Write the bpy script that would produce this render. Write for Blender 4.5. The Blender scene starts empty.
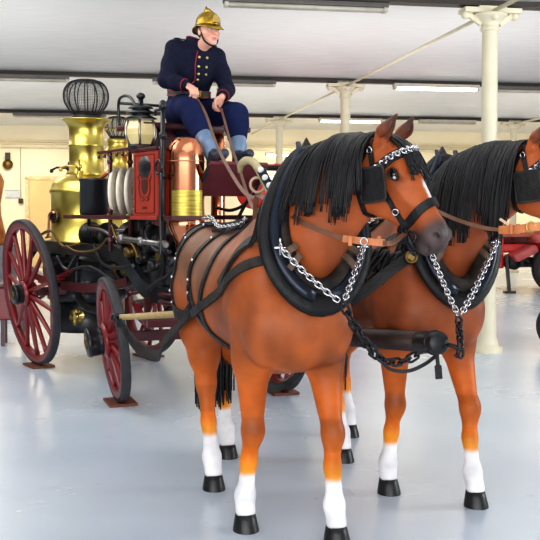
import bpy, bmesh, math, random
import numpy as np
from mathutils import Vector, Matrix, noise
from mathutils.bvhtree import BVHTree
random.seed(7)
PI = math.pi
SC = bpy.context.scene
COL = SC.collection
V = Vector

# ------------------------------------------------------------------ camera
FPX, PITCH, CAMH = 950.0, math.radians(2.0), 1.5
cam_d = bpy.data.cameras.new('camera')
cam_d.sensor_width = 36.0
cam_d.lens = 36.0 * FPX / 540.0
cam_d.shift_y = -26.8 / 540.0
cam_d.clip_end = 200
cam = bpy.data.objects.new('camera', cam_d)
cam.location = (0, 0, CAMH)
cam.rotation_euler = (PI / 2 - PITCH, 0, 0)
COL.objects.link(cam)
SC.camera = cam

# ------------------------------------------------------------------ materials
def s2l(c):
    return tuple((x / 12.92 if x <= 0.04045 else ((x + 0.055) / 1.055) ** 2.4) for x in c)

def rgb(r, g, b):
    return s2l((r / 255, g / 255, b / 255)) + (1,)

MATS = {}
def mat(name, col, rough=0.5, metal=0.0, var=0.15, scale=12.0, bump=0.0, col2=None, spec=0.5, coat=0.0, stretch=None, bscale=None):
    """principled material whose colour wanders a little with a noise texture in object space"""
    if name in MATS:
        return MATS[name]
    m = bpy.data.materials.new(name); m.use_nodes = True
    nt = m.node_tree; b = nt.nodes['Principled BSDF']
    tc = nt.nodes.new('ShaderNodeTexCoord')
    src = tc.outputs['Object']
    if stretch:
        mp = nt.nodes.new('ShaderNodeMapping'); mp.inputs['Scale'].default_value = stretch
        nt.links.new(src, mp.inputs[0]); src = mp.outputs[0]
    nz = nt.nodes.new('ShaderNodeTexNoise'); nz.inputs['Scale'].default_value = scale
    nz.inputs['Detail'].default_value = 4
    nt.links.new(src, nz.inputs['Vector'])
    rp = nt.nodes.new('ShaderNodeValToRGB')
    c = col
    if col2 is None:
        lo = tuple(x * (1 - var) for x in c[:3]) + (1,); hi = tuple(min(1, x * (1 + var)) for x in c[:3]) + (1,)
    else:
        lo, hi = c, col2
    rp.color_ramp.elements[0].color = lo; rp.color_ramp.elements[0].position = 0.32
    rp.color_ramp.elements[1].color = hi; rp.color_ramp.elements[1].position = 0.68
    nt.links.new(nz.outputs['Fac'], rp.inputs[0]); nt.links.new(rp.outputs[0], b.inputs['Base Color'])
    b.inputs['Roughness'].default_value = rough; b.inputs['Metallic'].default_value = metal
    b.inputs['Specular IOR Level'].default_value = spec; b.inputs['Coat Weight'].default_value = coat
    if bump:
        bp = nt.nodes.new('ShaderNodeBump'); bp.inputs['Strength'].default_value = bump
        bp.inputs['Distance'].default_value = 0.01
        n2 = nt.nodes.new('ShaderNodeTexNoise'); n2.inputs['Scale'].default_value = bscale or scale * 3
        nt.links.new(src, n2.inputs['Vector'])
        nt.links.new(n2.outputs['Fac'], bp.inputs['Height']); nt.links.new(bp.outputs[0], b.inputs['Normal'])
    MATS[name] = m
    return m

def emit(name, col, strength):
    m = bpy.data.materials.new(name); m.use_nodes = True
    b = m.node_tree.nodes['Principled BSDF']
    b.inputs['Base Color'].default_value = col
    b.inputs['Emission Color'].default_value = col; b.inputs['Emission Strength'].default_value = strength
    return m

def vcol_mat(name, rough=0.5, nscale=5.0, amount=0.18, spec=0.4, bump=0.0, coat=0.0):
    """colour attribute 'Col' broken up by noise"""
    m = bpy.data.materials.new(name); m.use_nodes = True
    nt = m.node_tree; b = nt.nodes['Principled BSDF']
    at = nt.nodes.new('ShaderNodeAttribute'); at.attribute_name = 'Col'
    tc = nt.nodes.new('ShaderNodeTexCoord')
    nz = nt.nodes.new('ShaderNodeTexNoise'); nz.inputs['Scale'].default_value = nscale; nz.inputs['Detail'].default_value = 3
    nt.links.new(tc.outputs['Object'], nz.inputs['Vector'])
    mr = nt.nodes.new('ShaderNodeMapRange'); mr.inputs[1].default_value = .3; mr.inputs[2].default_value = .7
    mr.inputs[3].default_value = 1 - amount; mr.inputs[4].default_value = 1 + amount
    nt.links.new(nz.outputs['Fac'], mr.inputs[0])
    mx = nt.nodes.new('ShaderNodeVectorMath'); mx.operation = 'SCALE'
    nt.links.new(at.outputs['Color'], mx.inputs[0]); nt.links.new(mr.outputs[0], mx.inputs['Scale'])
    nt.links.new(mx.outputs[0], b.inputs['Base Color'])
    b.inputs['Roughness'].default_value = rough; b.inputs['Specular IOR Level'].default_value = spec
    b.inputs['Coat Weight'].default_value = coat; b.inputs['Coat Roughness'].default_value = .35
    return m

# ------------------------------------------------------------------ objects
def obj(name, me, m, parent=None, loc=None, yaw=None, smooth=True):
    if isinstance(me, MB):
        me = me.mesh(name)
    o = bpy.data.objects.new(name, me)
    COL.objects.link(o)
    if m is not None:
        for mm in (m if isinstance(m, (list, tuple)) else [m]):
            me.materials.append(mm)
    if parent is not None:
        o.parent = parent
    if loc is not None:
        o.location = loc
    if yaw is not None:
        o.rotation_euler = (0, 0, yaw)
    return o

def thing(name, label, cat, loc=(0, 0, 0), yaw=0, group=None):
    o = bpy.data.objects.new(name, None); COL.objects.link(o)
    o.empty_display_size = .1
    o.location = loc; o.rotation_euler = (0, 0, yaw)
    return tag(o, label, cat, group)

def tag(o, label, cat, group=None):
    o['label'] = label; o['category'] = cat
    if group: o['group'] = group
    return o

def struct(o, label=None):
    o['kind'] = 'structure'
    if label: o['label'] = label
    return o

def dup(root, loc=None, yaw=None, label=None, parent=None):
    r = root.copy(); COL.objects.link(r)
    if parent is not None: r.parent = parent
    if loc is not None: r.location = loc
    if yaw is not None: r.rotation_euler = (0, 0, yaw)
    if label: r['label'] = label
    for ch in list(root.children):
        dup(ch, parent=r)
    return r

# ------------------------------------------------------------------ mesh builder
def frame(d, up=None):
    d = V(d).normalized()
    u = V(up) if up is not None else V((0, 0, 1))
    if abs(d.dot(u.normalized())) > .98:
        u = V((1, 0, 0)) if abs(d.x) < .9 else V((0, 1, 0))
    s = d.cross(u).normalized()
    return d, s, s.cross(d).normalized()

class MB:
    def __init__(s):
        s.v = []; s.f = []; s.sm = []; s.mi = []; s.cur = 0
    def add(s, vs, fs, smooth=True):
        n = len(s.v)
        s.v += [tuple(p) for p in vs]
        for f in fs:
            s.f.append(tuple(i + n for i in f)); s.sm.append(smooth); s.mi.append(s.cur)
        return s
    def box(s, c, size, M=None, bev=0.0):
        x, y, z = (k / 2 for k in size)
        if bev <= 0:
            pts = [V((i * x, j * y, k * z)) for k in (-1, 1) for j in (-1, 1) for i in (-1, 1)]
            fs = [(0, 2, 3, 1), (4, 5, 7, 6), (0, 1, 5, 4), (2, 6, 7, 3), (0, 4, 6, 2), (1, 3, 7, 5)]
        else:
            bm = bmesh.new()
            bmesh.ops.create_cube(bm, size=1.0)
            bmesh.ops.scale(bm, vec=(x * 2, y * 2, z * 2), verts=bm.verts)
            bmesh.ops.bevel(bm, geom=list(bm.edges), offset=min(bev, min(x, y, z) * .9), segments=2, profile=.6, affect='EDGES')
            bm.verts.index_update()
            pts = [v.co.copy() for v in bm.verts]; fs = [tuple(v.index for v in f.verts) for f in bm.faces]
            bm.free()
        if M is not None: pts = [M @ p for p in pts]
        s.add([p + V(c) for p in pts], fs, False)
        return s
    def bar(s, a, b, w, t, up=None, bev=0.0):
        """box from a to b, width w sideways, thickness t along up"""
        a, b = V(a), V(b); d, sd, u = frame(b - a, up)
        M = Matrix((d, sd, u)).transposed()
        return s.box((a + b) / 2, ((b - a).length, w, t), M, bev)
    def tube(s, pts, r, n=8, closed=False, cap=True, squash=None, up=None):
        """sweep; r number or list; squash (ru, rs) multiplies the two cross axes"""
        pts = [V(p) for p in pts]; m = len(pts)
        rs = r if isinstance(r, (list, tuple)) else [r] * m
        vs = []; prev = None
        for i, p in enumerate(pts):
            if closed: d = pts[(i + 1) % m] - pts[i - 1]
            else: d = pts[min(i + 1, m - 1)] - pts[max(i - 1, 0)]
            if d.length < 1e-9: d = V((0, 0, 1))
            if prev is None or up is not None:
                d, sd, u = frame(d, up)
            else:
                d = d.normalized(); u = (prev - d * prev.dot(d))
                if u.length < 1e-6: d, sd, u = frame(d)
                u.normalize(); sd = d.cross(u)
            prev = u
            q = squash or (1, 1)
            for k in range(n):
                a = 2 * PI * k / n
                vs.append(p + u * (math.cos(a) * rs[i] * q[0]) + sd * (math.sin(a) * rs[i] * q[1]))
        fs = []
        for i in range(m if closed else m - 1):
            j = (i + 1) % m
            for k in range(n):
                k2 = (k + 1) % n
                fs.append((i * n + k, i * n + k2, j * n + k2, j * n + k))
        s.add(vs, fs)
        if cap and not closed:
            N = len(s.v) - len(vs)
            s.f.append(tuple(N + k for k in range(n))[::-1]); s.sm.append(False); s.mi.append(s.cur)
            s.f.append(tuple(N + (m - 1) * n + k for k in range(n))); s.sm.append(False); s.mi.append(s.cur)
        return s
    def lathe(s, prof, c=(0, 0, 0), axis=(0, 0, 1), n=28, sharp=False, arc=None, up=None):
        """prof = [(r, h)] about axis through c"""
        d, sd, u = frame(axis, up)
        vs = []; m = len(prof)
        for r, h in prof:
            for k in range(n):
                a = 2 * PI * k / n
                vs.append(V(c) + d * h + (sd * math.cos(a) + u * math.sin(a)) * max(r, 1e-4))
        fs = []
        for i in range(m - 1):
            for k in range(n):
                k2 = (k + 1) % n
                fs.append((i * n + k2, i * n + k, (i + 1) * n + k, (i + 1) * n + k2))
        return s.add(vs, fs, not sharp)
    def ball(s, c, r, n=12, m=8, M=None):
        rr = r if isinstance(r, (list, tuple)) else (r, r, r)
        vs = []; fs = []
        for i in range(m + 1):
            t = PI * i / m
            for k in range(n):
                a = 2 * PI * k / n
                p = V((rr[0] * math.sin(t) * math.cos(a), rr[1] * math.sin(t) * math.sin(a), rr[2] * math.cos(t)))
                if M is not None: p = M @ p
                vs.append(V(c) + p)
        for i in range(m):
            for k in range(n):
                fs.append((i * n + k, (i + 1) * n + k, (i + 1) * n + (k + 1) % n, i * n + (k + 1) % n))
        return s.add(vs, fs)
    def strap(s, pts, nrm, w, t=.006, closed=False):
        """flat band along pts whose faces look along nrm (list or one vector)"""
        pts = [V(p) for p in pts]; m = len(pts); vs = []
        for i, p in enumerate(pts):
            if closed: d = pts[(i + 1) % m] - pts[i - 1]
            else: d = pts[min(i + 1, m - 1)] - pts[max(i - 1, 0)]
            d.normalize()
            nn = V(nrm[i]) if isinstance(nrm, list) else V(nrm)
            sd = d.cross(nn)
            if sd.length < 1e-5: sd = d.cross(V((.3, .5, .8)))
            sd.normalize(); nn = sd.cross(d).normalized()
            ww = w[i] if isinstance(w, (list, tuple)) else w
            vs += [p - sd * ww / 2 - nn * t / 2, p + sd * ww / 2 - nn * t / 2, p + sd * ww / 2 + nn * t / 2, p - sd * ww / 2 + nn * t / 2]
        fs = []
        for i in range(m if closed else m - 1):
            j = (i + 1) % m
            for k in range(4):
                k2 = (k + 1) % 4
                fs.append((i * 4 + k, i * 4 + k2, j * 4 + k2, j * 4 + k))
        if not closed:
            fs.append((3, 2, 1, 0)); e = (m - 1) * 4; fs.append((e, e + 1, e + 2, e + 3))
        return s.add(vs, fs, False)
    def ring(s, c, axis, R, r, n=20, k=8):
        d, sd, u = frame(axis)
        pts = [V(c) + (sd * math.cos(2 * PI * i / n) + u * math.sin(2 * PI * i / n)) * R for i in range(n)]
        return s.tube(pts, r, k, closed=True)
    def plate(s, outline, t, M):
        """flat outline [(x,y)] extruded by t along z, placed by matrix M (4x4)"""
        n = len(outline)
        vs = [M @ V((x, y, -t / 2)) for x, y in outline] + [M @ V((x, y, t / 2)) for x, y in outline]
        fs = [tuple(range(n))[::-1], tuple(range(n, 2 * n))] + [(i, (i + 1) % n, n + (i + 1) % n, n + i) for i in range(n)]
        return s.add(vs, fs, False)
    def chain(s, pts, link=.035, wid=.022, r=.004, twist=0.0, phase=0):
        """alternating oval links along a polyline"""
        P = resample(pts, link * .72)
        for i in range(len(P) - 1):
            a, b = P[i], P[i + 1]; d, sd, u = frame(b - a)
            ang = twist + (PI / 2 if (i + phase) % 2 else 0)
            q = sd * math.cos(ang) + u * math.sin(ang)
            c = (a + b) / 2; lk = []
            L2 = link / 2 - wid / 2
            for k in range(12):
                t = 2 * PI * k / 12
                x = math.cos(t) * wid / 2 + (L2 if math.cos(t) > 0 else -L2); y = math.sin(t) * wid / 2
                lk.append(c + d * x + q * y)
            s.tube(lk, r, 6, closed=True)
        return s
    def xf(s, M):
        s.v = [tuple(M @ V(p)) for p in s.v]; return s
    def join(s, o):
        n = len(s.v); s.v += o.v
        s.f += [tuple(i + n for i in f) for f in o.f]; s.sm += o.sm; s.mi += o.mi
        return s
    def mesh(s, name):
        me = bpy.data.meshes.new(name)
        me.from_pydata(s.v, [], s.f)
        me.polygons.foreach_set('use_smooth', s.sm)
        me.polygons.foreach_set('material_index', s.mi)
        me.update()
        bm = bmesh.new(); bm.from_mesh(me); bmesh.ops.recalc_face_normals(bm, faces=bm.faces); bm.to_mesh(me); bm.free()
        return me

def resample(pts, step):
    pts = [V(p) for p in pts]; out = [pts[0].copy()]; rem = step
    for a, b in zip(pts, pts[1:]):
        L = (b - a).length
        if L < 1e-9: continue
        t = rem
        while t <= L:
            out.append(a.lerp(b, t / L)); t += step
        rem = t - L
    return out

def spline(ctrl, n=8, closed=False):
    """catmull-rom through control points"""
    P = [V(p) for p in ctrl]; m = len(P); out = []
    for i in range(m if closed else m - 1):
        if closed: a, b, c, d = P[i - 1], P[i], P[(i + 1) % m], P[(i + 2) % m]
        else: a, b, c, d = P[max(i - 1, 0)], P[i], P[i + 1], P[min(i + 2, m - 1)]
        for k in range(n):
            t = k / n; t2 = t * t; t3 = t2 * t
            out.append(.5 * ((2 * b) + (c - a) * t + (2 * a - 5 * b + 4 * c - d) * t2 + (3 * b - a - 3 * c + d) * t3))
    if not closed: out.append(P[-1].copy())
    return out

def lerp_list(vals, n):
    out = []
    for i in range(n):
        t = i / (n - 1) * (len(vals) - 1); k = min(int(t), len(vals) - 2)
        out.append(vals[k] + (vals[k + 1] - vals[k]) * (t - k))
    return out

# ------------------------------------------------------------------ smooth body surfaces
class Field:
    """signed distance field on a grid; smooth unions; extracted as one continuous mesh"""
    def __init__(s, lo, hi, h):
        s.lo = np.array(lo, np.float32); s.h = h
        s.n = [int(math.ceil((b - a) / h)) + 1 for a, b in zip(lo, hi)]
        s.d = np.full(s.n, 1.0, np.float32)
        s.ax = [s.lo[i] + h * np.arange(s.n[i], dtype=np.float32) for i in range(3)]
    def _win(s, lo, hi):
        sl = []
        for i in range(3):
            a = int(max(0, math.floor((lo[i] - s.lo[i]) / s.h))); b = int(min(s.n[i], math.ceil((hi[i] - s.lo[i]) / s.h) + 1))
            if b <= a: return None
            sl.append(slice(a, b))
        return tuple(sl)
    def _mix(s, sl, e, k, cut):
        d = s.d[sl]
        if cut:
            h = np.clip(.5 - .5 * (d + e) / k, 0, 1); s.d[sl] = d + (-e - d) * h + k * h * (1 - h)
        else:
            h = np.clip(.5 + .5 * (d - e) / k, 0, 1); s.d[sl] = d + (e - d) * h - k * h * (1 - h)
    def cone(s, a, b, ra, rb, k=.03, sq=None, cut=False):
        """tapered limb segment; sq=(axis, factor) flattens it along axis"""
        a = np.array(a, np.float32); b = np.array(b, np.float32)
        m = max(ra, rb) * max(1, sq[1] if sq else 1) + 2 * k + .03
        sl = s._win(np.minimum(a, b) - m, np.maximum(a, b) + m)
        if sl is None: return s
        X, Y, Z = np.meshgrid(*[s.ax[i][sl[i]] for i in range(3)], indexing='ij')
        P = np.stack([X - a[0], Y - a[1], Z - a[2]], -1); ab = b - a
        t = np.clip((P @ ab) / max(1e-9, float(ab @ ab)), 0, 1)
        Q = P - t[..., None] * ab; scale = 1
        if sq:
            ax = np.array(V(sq[0]).normalized(), np.float32); c = Q @ ax
            Q = Q + (c * (1 / sq[1] - 1))[..., None] * ax; scale = min(1, sq[1])
        e = (np.sqrt((Q * Q).sum(-1)) - (ra + (rb - ra) * t)) * (scale if sq and sq[1] < 1 else 1)
        s._mix(sl, e.astype(np.float32), k, cut); return s
    def limb(s, pts, rs, k=.03, sq=None):
        for i in range(len(pts) - 1): s.cone(pts[i], pts[i + 1], rs[i], rs[i + 1], k, sq)
        return s
    def ell(s, c, r, R=None, k=.03, cut=False):
        """ellipsoid; R 3x3 whose columns are its axes"""
        m = max(r) + 2 * k + .03; c = np.array(c, np.float32)
        sl = s._win(c - m, c + m)
        if sl is None: return s
        X, Y, Z = np.meshgrid(*[s.ax[i][sl[i]] for i in range(3)], indexing='ij')
        P = np.stack([X - c[0], Y - c[1], Z - c[2]], -1)
        if R is not None: P = P @ np.array(R, np.float32)
        r = np.array(r, np.float32)
        k0 = np.sqrt(((P / r) ** 2).sum(-1)); k1 = np.sqrt(((P / (r * r)) ** 2).sum(-1)) + 1e-6
        e = k0 * (k0 - 1) / k1
        s._mix(sl, e.astype(np.float32), k, cut); return s
    def mesh(s, name):
        d = s.d; n = s.n; ins = d < 0
        idx = -np.ones([k - 1 for k in n], np.int64)
        cnt = np.zeros(idx.shape, np.float32); pos = np.zeros(idx.shape + (3,), np.float32)
        cc = [(i, j, k) for i in (0, 1) for j in (0, 1) for k in (0, 1)]
        def cor(A, c): return A[c[0]:n[0] - 1 + c[0], c[1]:n[1] - 1 + c[1], c[2]:n[2] - 1 + c[2]]
        for a in cc:
            for ax in range(3):
                if a[ax]: continue
                b = list(a); b[ax] = 1; b = tuple(b)
                m = cor(ins, a) != cor(ins, b); w = np.nonzero(m)
                da = cor(d, a)[w]; db = cor(d, b)[w]; t = da / (da - db)
                p = np.array(a, np.float32)[None].repeat(len(t), 0); p[:, ax] += t
                pos[w] += p; cnt[w] += 1
        w = np.nonzero(cnt > 0)
        idx[w] = np.arange(len(w[0]))
        vs = (pos[w] / cnt[w][:, None] + np.stack(w, -1)) * s.h + s.lo
        quads = []
        for ax in range(3):
            A = np.take(ins, range(0, n[ax] - 1), ax); B = np.take(ins, range(1, n[ax]), ax)
            e = np.nonzero(A != B); e = np.stack(e, -1)
            o1, o2 = [i for i in range(3) if i != ax]
            ok = (e[:, o1] > 0) & (e[:, o2] > 0) & (e[:, o1] < n[o1] - 1) & (e[:, o2] < n[o2] - 1); e = e[ok]
            q = []
            for (u, v) in ((-1, -1), (0, -1), (0, 0), (-1, 0)):
                g = e.copy(); g[:, o1] += u; g[:, o2] += v; q.append(idx[g[:, 0], g[:, 1], g[:, 2]])
            q = np.stack(q, -1)
            flip = A[e[:, 0], e[:, 1], e[:, 2]]
            if ax == 1: flip = ~flip
            q[~flip] = q[~flip][:, ::-1]
            quads.append(q)
        q = np.concatenate(quads)
        me = bpy.data.meshes.new(name)
        me.from_pydata(vs.tolist(), [], q.tolist()); me.update()
        me.polygons.foreach_set('use_smooth', [True] * len(me.polygons))
        return me, vs

def bvh_of(me):
    return BVHTree.FromPolygons([v.co for v in me.vertices], [tuple(p.vertices) for p in me.polygons])

def paint(me, cols):
    at = me.color_attributes.new('Col', 'FLOAT_COLOR', 'POINT')
    a = np.ones((len(me.vertices), 4), np.float32); a[:, :3] = cols
    at.data.foreach_set('color', a.ravel())

def sstep(a, b, x):
    t = np.clip((x - a) / (b - a), 0, 1); return t * t * (3 - 2 * t)
# ================================================================== helpers to read places off the photograph
def at(px, py, d):
    """point seen at pixel (px, py), d metres in front of the camera"""
    cx = (px - 270) / FPX; cy = (243.2 - py) / FPX
    c, s_ = math.cos(PITCH), math.sin(PITCH)
    k = d / (c + cy * s_)
    return V((cx * k, d, CAMH + k * (cy * c - s_)))

# ================================================================== the hall
HA = V((-.174, .985, 0)).normalized(); HC = V((HA.y, -HA.x, 0)); HO = V((2.3, 10.0, 0))
def hall(c, a, z=0):
    return HO + HC * c + HA * a + V((0, 0, z))
HYAW = math.atan2(HC.y, HC.x)
HM = Matrix.Translation(HO) @ Matrix.Rotation(HYAW, 4, 'Z')      # hall x = across, y = along
WALL_A = 16.2; ZG = 3.66

def floor_mat():
    m = bpy.data.materials.new('painted_floor'); m.use_nodes = True
    nt = m.node_tree; b = nt.nodes['Principled BSDF']
    tc = nt.nodes.new('ShaderNodeTexCoord')
    n1 = nt.nodes.new('ShaderNodeTexNoise'); n1.inputs['Scale'].default_value = .55; n1.inputs['Detail'].default_value = 5
    n2 = nt.nodes.new('ShaderNodeTexNoise'); n2.inputs['Scale'].default_value = 7; n2.inputs['Detail'].default_value = 6
    n3 = nt.nodes.new('ShaderNodeTexVoronoi'); n3.inputs['Scale'].default_value = 3.2; n3.feature = 'DISTANCE_TO_EDGE'
    for n in (n1, n2): nt.links.new(tc.outputs['Object'], n.inputs['Vector'])
    wv = nt.nodes.new('ShaderNodeTexNoise'); wv.inputs['Scale'].default_value = 1.3
    nt.links.new(tc.outputs['Object'], wv.inputs['Vector'])
    r1 = nt.nodes.new('ShaderNodeValToRGB')
    r1.color_ramp.elements[0].color = rgb(190, 204, 219); r1.color_ramp.elements[0].position = .3
    r1.color_ramp.elements[1].color = rgb(208, 217, 227); r1.color_ramp.elements[1].position = .7
    nt.links.new(n1.outputs['Fac'], r1.inputs[0])
    # scuffs and flaked paint: small dark and light flecks
    r2 = nt.nodes.new('ShaderNodeValToRGB')
    r2.color_ramp.elements[0].color = (.55, .56, .58, 1); r2.color_ramp.elements[0].position = .27
    r2.color_ramp.elements[1].color = (1, 1, 1, 1); r2.color_ramp.elements[1].position = .33
    nt.links.new(n2.outputs['Fac'], r2.inputs[0])
    mx = nt.nodes.new('ShaderNodeMix'); mx.data_type = 'RGBA'; mx.blend_type = 'MULTIPLY'; mx.inputs[0].default_value = .35
    nt.links.new(r1.outputs[0], mx.inputs[6]); nt.links.new(r2.outputs[0], mx.inputs[7])
    nt.links.new(mx.outputs[2], b.inputs['Base Color'])
    rr = nt.nodes.new('ShaderNodeMapRange'); rr.inputs[3].default_value = .16; rr.inputs[4].default_value = .36
    nt.links.new(n1.outputs['Fac'], rr.inputs[0]); nt.links.new(rr.outputs[0], b.inputs['Roughness'])
    bp = nt.nodes.new('ShaderNodeBump'); bp.inputs['Strength'].default_value = .12; bp.inputs['Distance'].default_value = .01
    nt.links.new(n2.outputs['Fac'], bp.inputs['Height']); nt.links.new(bp.outputs[0], b.inputs['Normal'])
    b.inputs['Specular IOR Level'].default_value = .5
    return m

M_ceil = mat('ceiling_plaster', rgb(222, 221, 219), .9, var=.04, scale=2.5, bump=.15, stretch=(1, 8, 1))
M_wall = mat('cream_wall', rgb(250, 240, 214), .85, var=.03, scale=1.5)
M_cream = mat('cream_paint', rgb(222, 214, 188), .45, var=.04, scale=6)
M_beam = mat('dark_girder', rgb(58, 50, 44), .6, scale=3)
M_tan = mat('tan_door_paint', rgb(232, 205, 150), .6, var=.05, scale=2)
M_conduit = mat('grey_conduit', rgb(150, 145, 135), .5, scale=4)
M_tube = emit('lit_tube', (1, .93, .74, 1), 9)
M_fix = mat('fixture_metal', rgb(190, 184, 170), .5, scale=5)
M_fixdark = mat('fixture_shadow_metal', rgb(96, 92, 88), .5, scale=5)

b = MB(); b.add([HM @ V(p) for p in ((-24, -22, 0), (24, -22, 0), (24, WALL_A + .2, 0), (-24, WALL_A + .2, 0))], [(0, 1, 2, 3)])
struct(obj('floor', b, floor_mat()))
# shallow plaster vaults spanning from girder to girder
b = MB(); NA = 10
for k in range(-3, 3):
    a0 = 6 * k; a1 = min(6 * (k + 1), WALL_A + .1) if k == 2 else 6 * (k + 1)
    vs = []; fs = []
    for i in range(NA + 1):
        t = i / NA
        z = ZG + .02 + .34 * (1 - (2 * t - 1) ** 2)
        for c in (-24, 24): vs.append(HM @ V((c, a0 + (a1 - a0) * t, z)))
    for i in range(NA): fs.append((2 * i, 2 * i + 1, 2 * i + 3, 2 * i + 2))
    b.add(vs, fs)
struct(obj('ceiling', b, M_ceil))
b = MB(); b.box((0, WALL_A + .1, 2.2), (48, .2, 4.4)); b.xf(HM); struct(obj('wall_back', b, M_wall))
b = MB(); b.box((-24.1, -3, 2.2), (.2, 38.6, 4.4)); b.xf(HM); struct(obj('wall_left', b, M_wall))
b = MB(); b.box((24.1, -3, 2.2), (.2, 38.6, 4.4)); b.xf(HM); struct(obj('wall_right', b, M_wall))
for k in (-2, -1, 0, 1, 2):
    b = MB()
    b.box((0, 6 * k, ZG - .02), (47.9, .16, .05)); b.box((0, 6 * k, ZG + .06), (47.9, .03, .16))
    b.xf(HM); struct(obj('beam_%d' % (k + 3), b, M_beam))
b = MB(); b.tube([HM @ V((-23.9, WALL_A - .1, 3.17)), HM @ V((23.9, WALL_A - .1, 3.17))], .05, 8)
b.tube([HM @ V((-23.9, WALL_A - .06, 3.30)), HM @ V((23.9, WALL_A - .06, 3.30))], .03, 8)
struct(obj('trim_1', b, M_cream))

def column(c, a, name):
    o = bpy.data.objects.new(name, None); COL.objects.link(o); o.location = hall(c, a); o['kind'] = 'structure'
    b = MB()
    b.lathe([(.155, 0), (.155, .05), (.12, .07), (.105, .12), (.092, .16), (.088, .5), (.082, 3.05), (.082, 3.37)], n=24)
    obj('shaft', b, M_cream, o)
    b = MB()
    b.lathe([(.083, 3.36), (.10, 3.37), (.10, 3.40), (.088, 3.41), (.10, 3.45), (.15, 3.50), (.18, 3.52), (.18, 3.54), (.12, 3.54)], n=24)
    b.box((0, 0, 3.57), (.62, .20, .05)); b.box((0, 0, 3.61), (.30, .16, .06))
    for s in (-1, 1):
        b.bar((s * .1, 0, 3.44), (s * .28, 0, 3.56), .05, .05)
        b.ball((s * .27, 0, 3.53), .05, 10, 6)
        b.ball((0, s * .13, 3.50), .045, 10, 6)
    obj('capital', b, M_cream, o)
    o.rotation_euler = (0, 0, HYAW)
    return o
for i, (c, a) in enumerate(((0, 0), (0, 6), (0, 12), (5.7, 12), (5.7, 6), (5.7, 0))):
    column(c, a, 'column_%d' % (i + 1))
for i, (c, a0, a1) in enumerate(((0, 0, 6), (0, 6, 12), (0, 12, 16.1), (5.7, 6, 12), (0, -6, 0))):
    b = MB(); b.tube([hall(c, a0 + .05, 3.56), hall(c, a1 - .05, 3.56)], .022, 8)
    struct(obj('tie_rod_%d' % (i + 1), b, M_cream))

def fixture(c, a, lit, label, n=1.5, z=3.585, dark=False):
    t = thing('ceiling_light', label, 'light', hall(c, a, 0), HYAW, None)
    b = MB(); b.box((0, 0, z), (n, .14, .06), bev=.01); obj('housing', b, M_fixdark if dark else M_fix, t)
    b = MB(); b.tube([(-n / 2 + .05, -.035, z - .05), (n / 2 - .05, -.035, z - .05)], .022, 8)
    b.tube([(-n / 2 + .05, .035, z - .05), (n / 2 - .05, .035, z - .05)], .022, 8)
    obj('tube', b, M_tube if lit else M_fix, t)
    for s in (-1, 1): obj('end_cap', MB().box((s * (n / 2 - .03), 0, z - .045), (.04, .12, .05)), M_fix, t)
    return t
fixture(1.55, 5.9, True, 'lit fluorescent ceiling light under the girder, between two cream columns')
fixture(1.65, 11.9, True, 'lit fluorescent ceiling light under the farther girder, above the near horse')
fixture(1.0, 15.7, True, 'lit fluorescent light high on the back wall behind the horse collar', 1.4, 3.02)
fixture(-1.95, .05, False, 'unlit fluorescent ceiling light at the top edge of the picture', 1.7, 3.6, True)
fixture(-5.6, 5.9, False, 'unlit fluorescent ceiling light above the black wire chimney cage', 2.2, 3.58, True)
fixture(-2.2, 5.9, False, 'unlit fluorescent ceiling light behind the driver under the girder', 2.0, 3.58, True)
fixture(3.1, 5.9, False, 'unlit fluorescent ceiling light just beyond the near column', 1.3, 3.58, True)
fixture(4.0, 11.9, False, 'unlit pale fluorescent ceiling light over the far horse mane', 1.4)
fixture(-4.9, 11.9, False, 'unlit fluorescent ceiling light over the second chimney cage', 2.0, 3.585, True)

# the back wall: door, alarm bell, notice, switch box
def wallp(px, py, off=0.0):
    """point of the back wall seen at a pixel"""
    a = at(px, py, 1.0) - V((0, 0, CAMH)); o = V((0, 0, CAMH)); n = HA
    k = ((HO + HA * (WALL_A - off)) - o).dot(n) / a.dot(n)
    return HM.inverted() @ (o + a * k)
d0 = wallp(27, 178); d1 = wallp(66, 178)
dw = d1.x - d0.x; dc = (d0.x + d1.x) / 2
dr = bpy.data.objects.new('door_1', None); COL.objects.link(dr); dr['kind'] = 'structure'; dr.matrix_world = HM
b = MB(); b.box((dc, WALL_A - .02, d0.z / 2), (dw - .12, .05, d0.z - .06)); obj('door_leaf', b, M_tan, dr)
b = MB()
for s in (-1, 1): b.box((dc + s * dw / 2, WALL_A - .03, d0.z / 2), (.09, .08, d0.z))
b.box((dc, WALL_A - .03, d0.z), (dw + .09, .08, .09)); obj('door_frame', b, mat('pale_door_frame', rgb(226, 208, 168), .6), dr)
b = MB(); b.tube([(dc - dw * .38, WALL_A - .06, 1.05), (dc - dw * .38, WALL_A - .1, 1.05), (dc - dw * .3, WALL_A - .1, 1.05)], .012, 8); obj('handle', b, M_conduit, dr)

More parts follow.
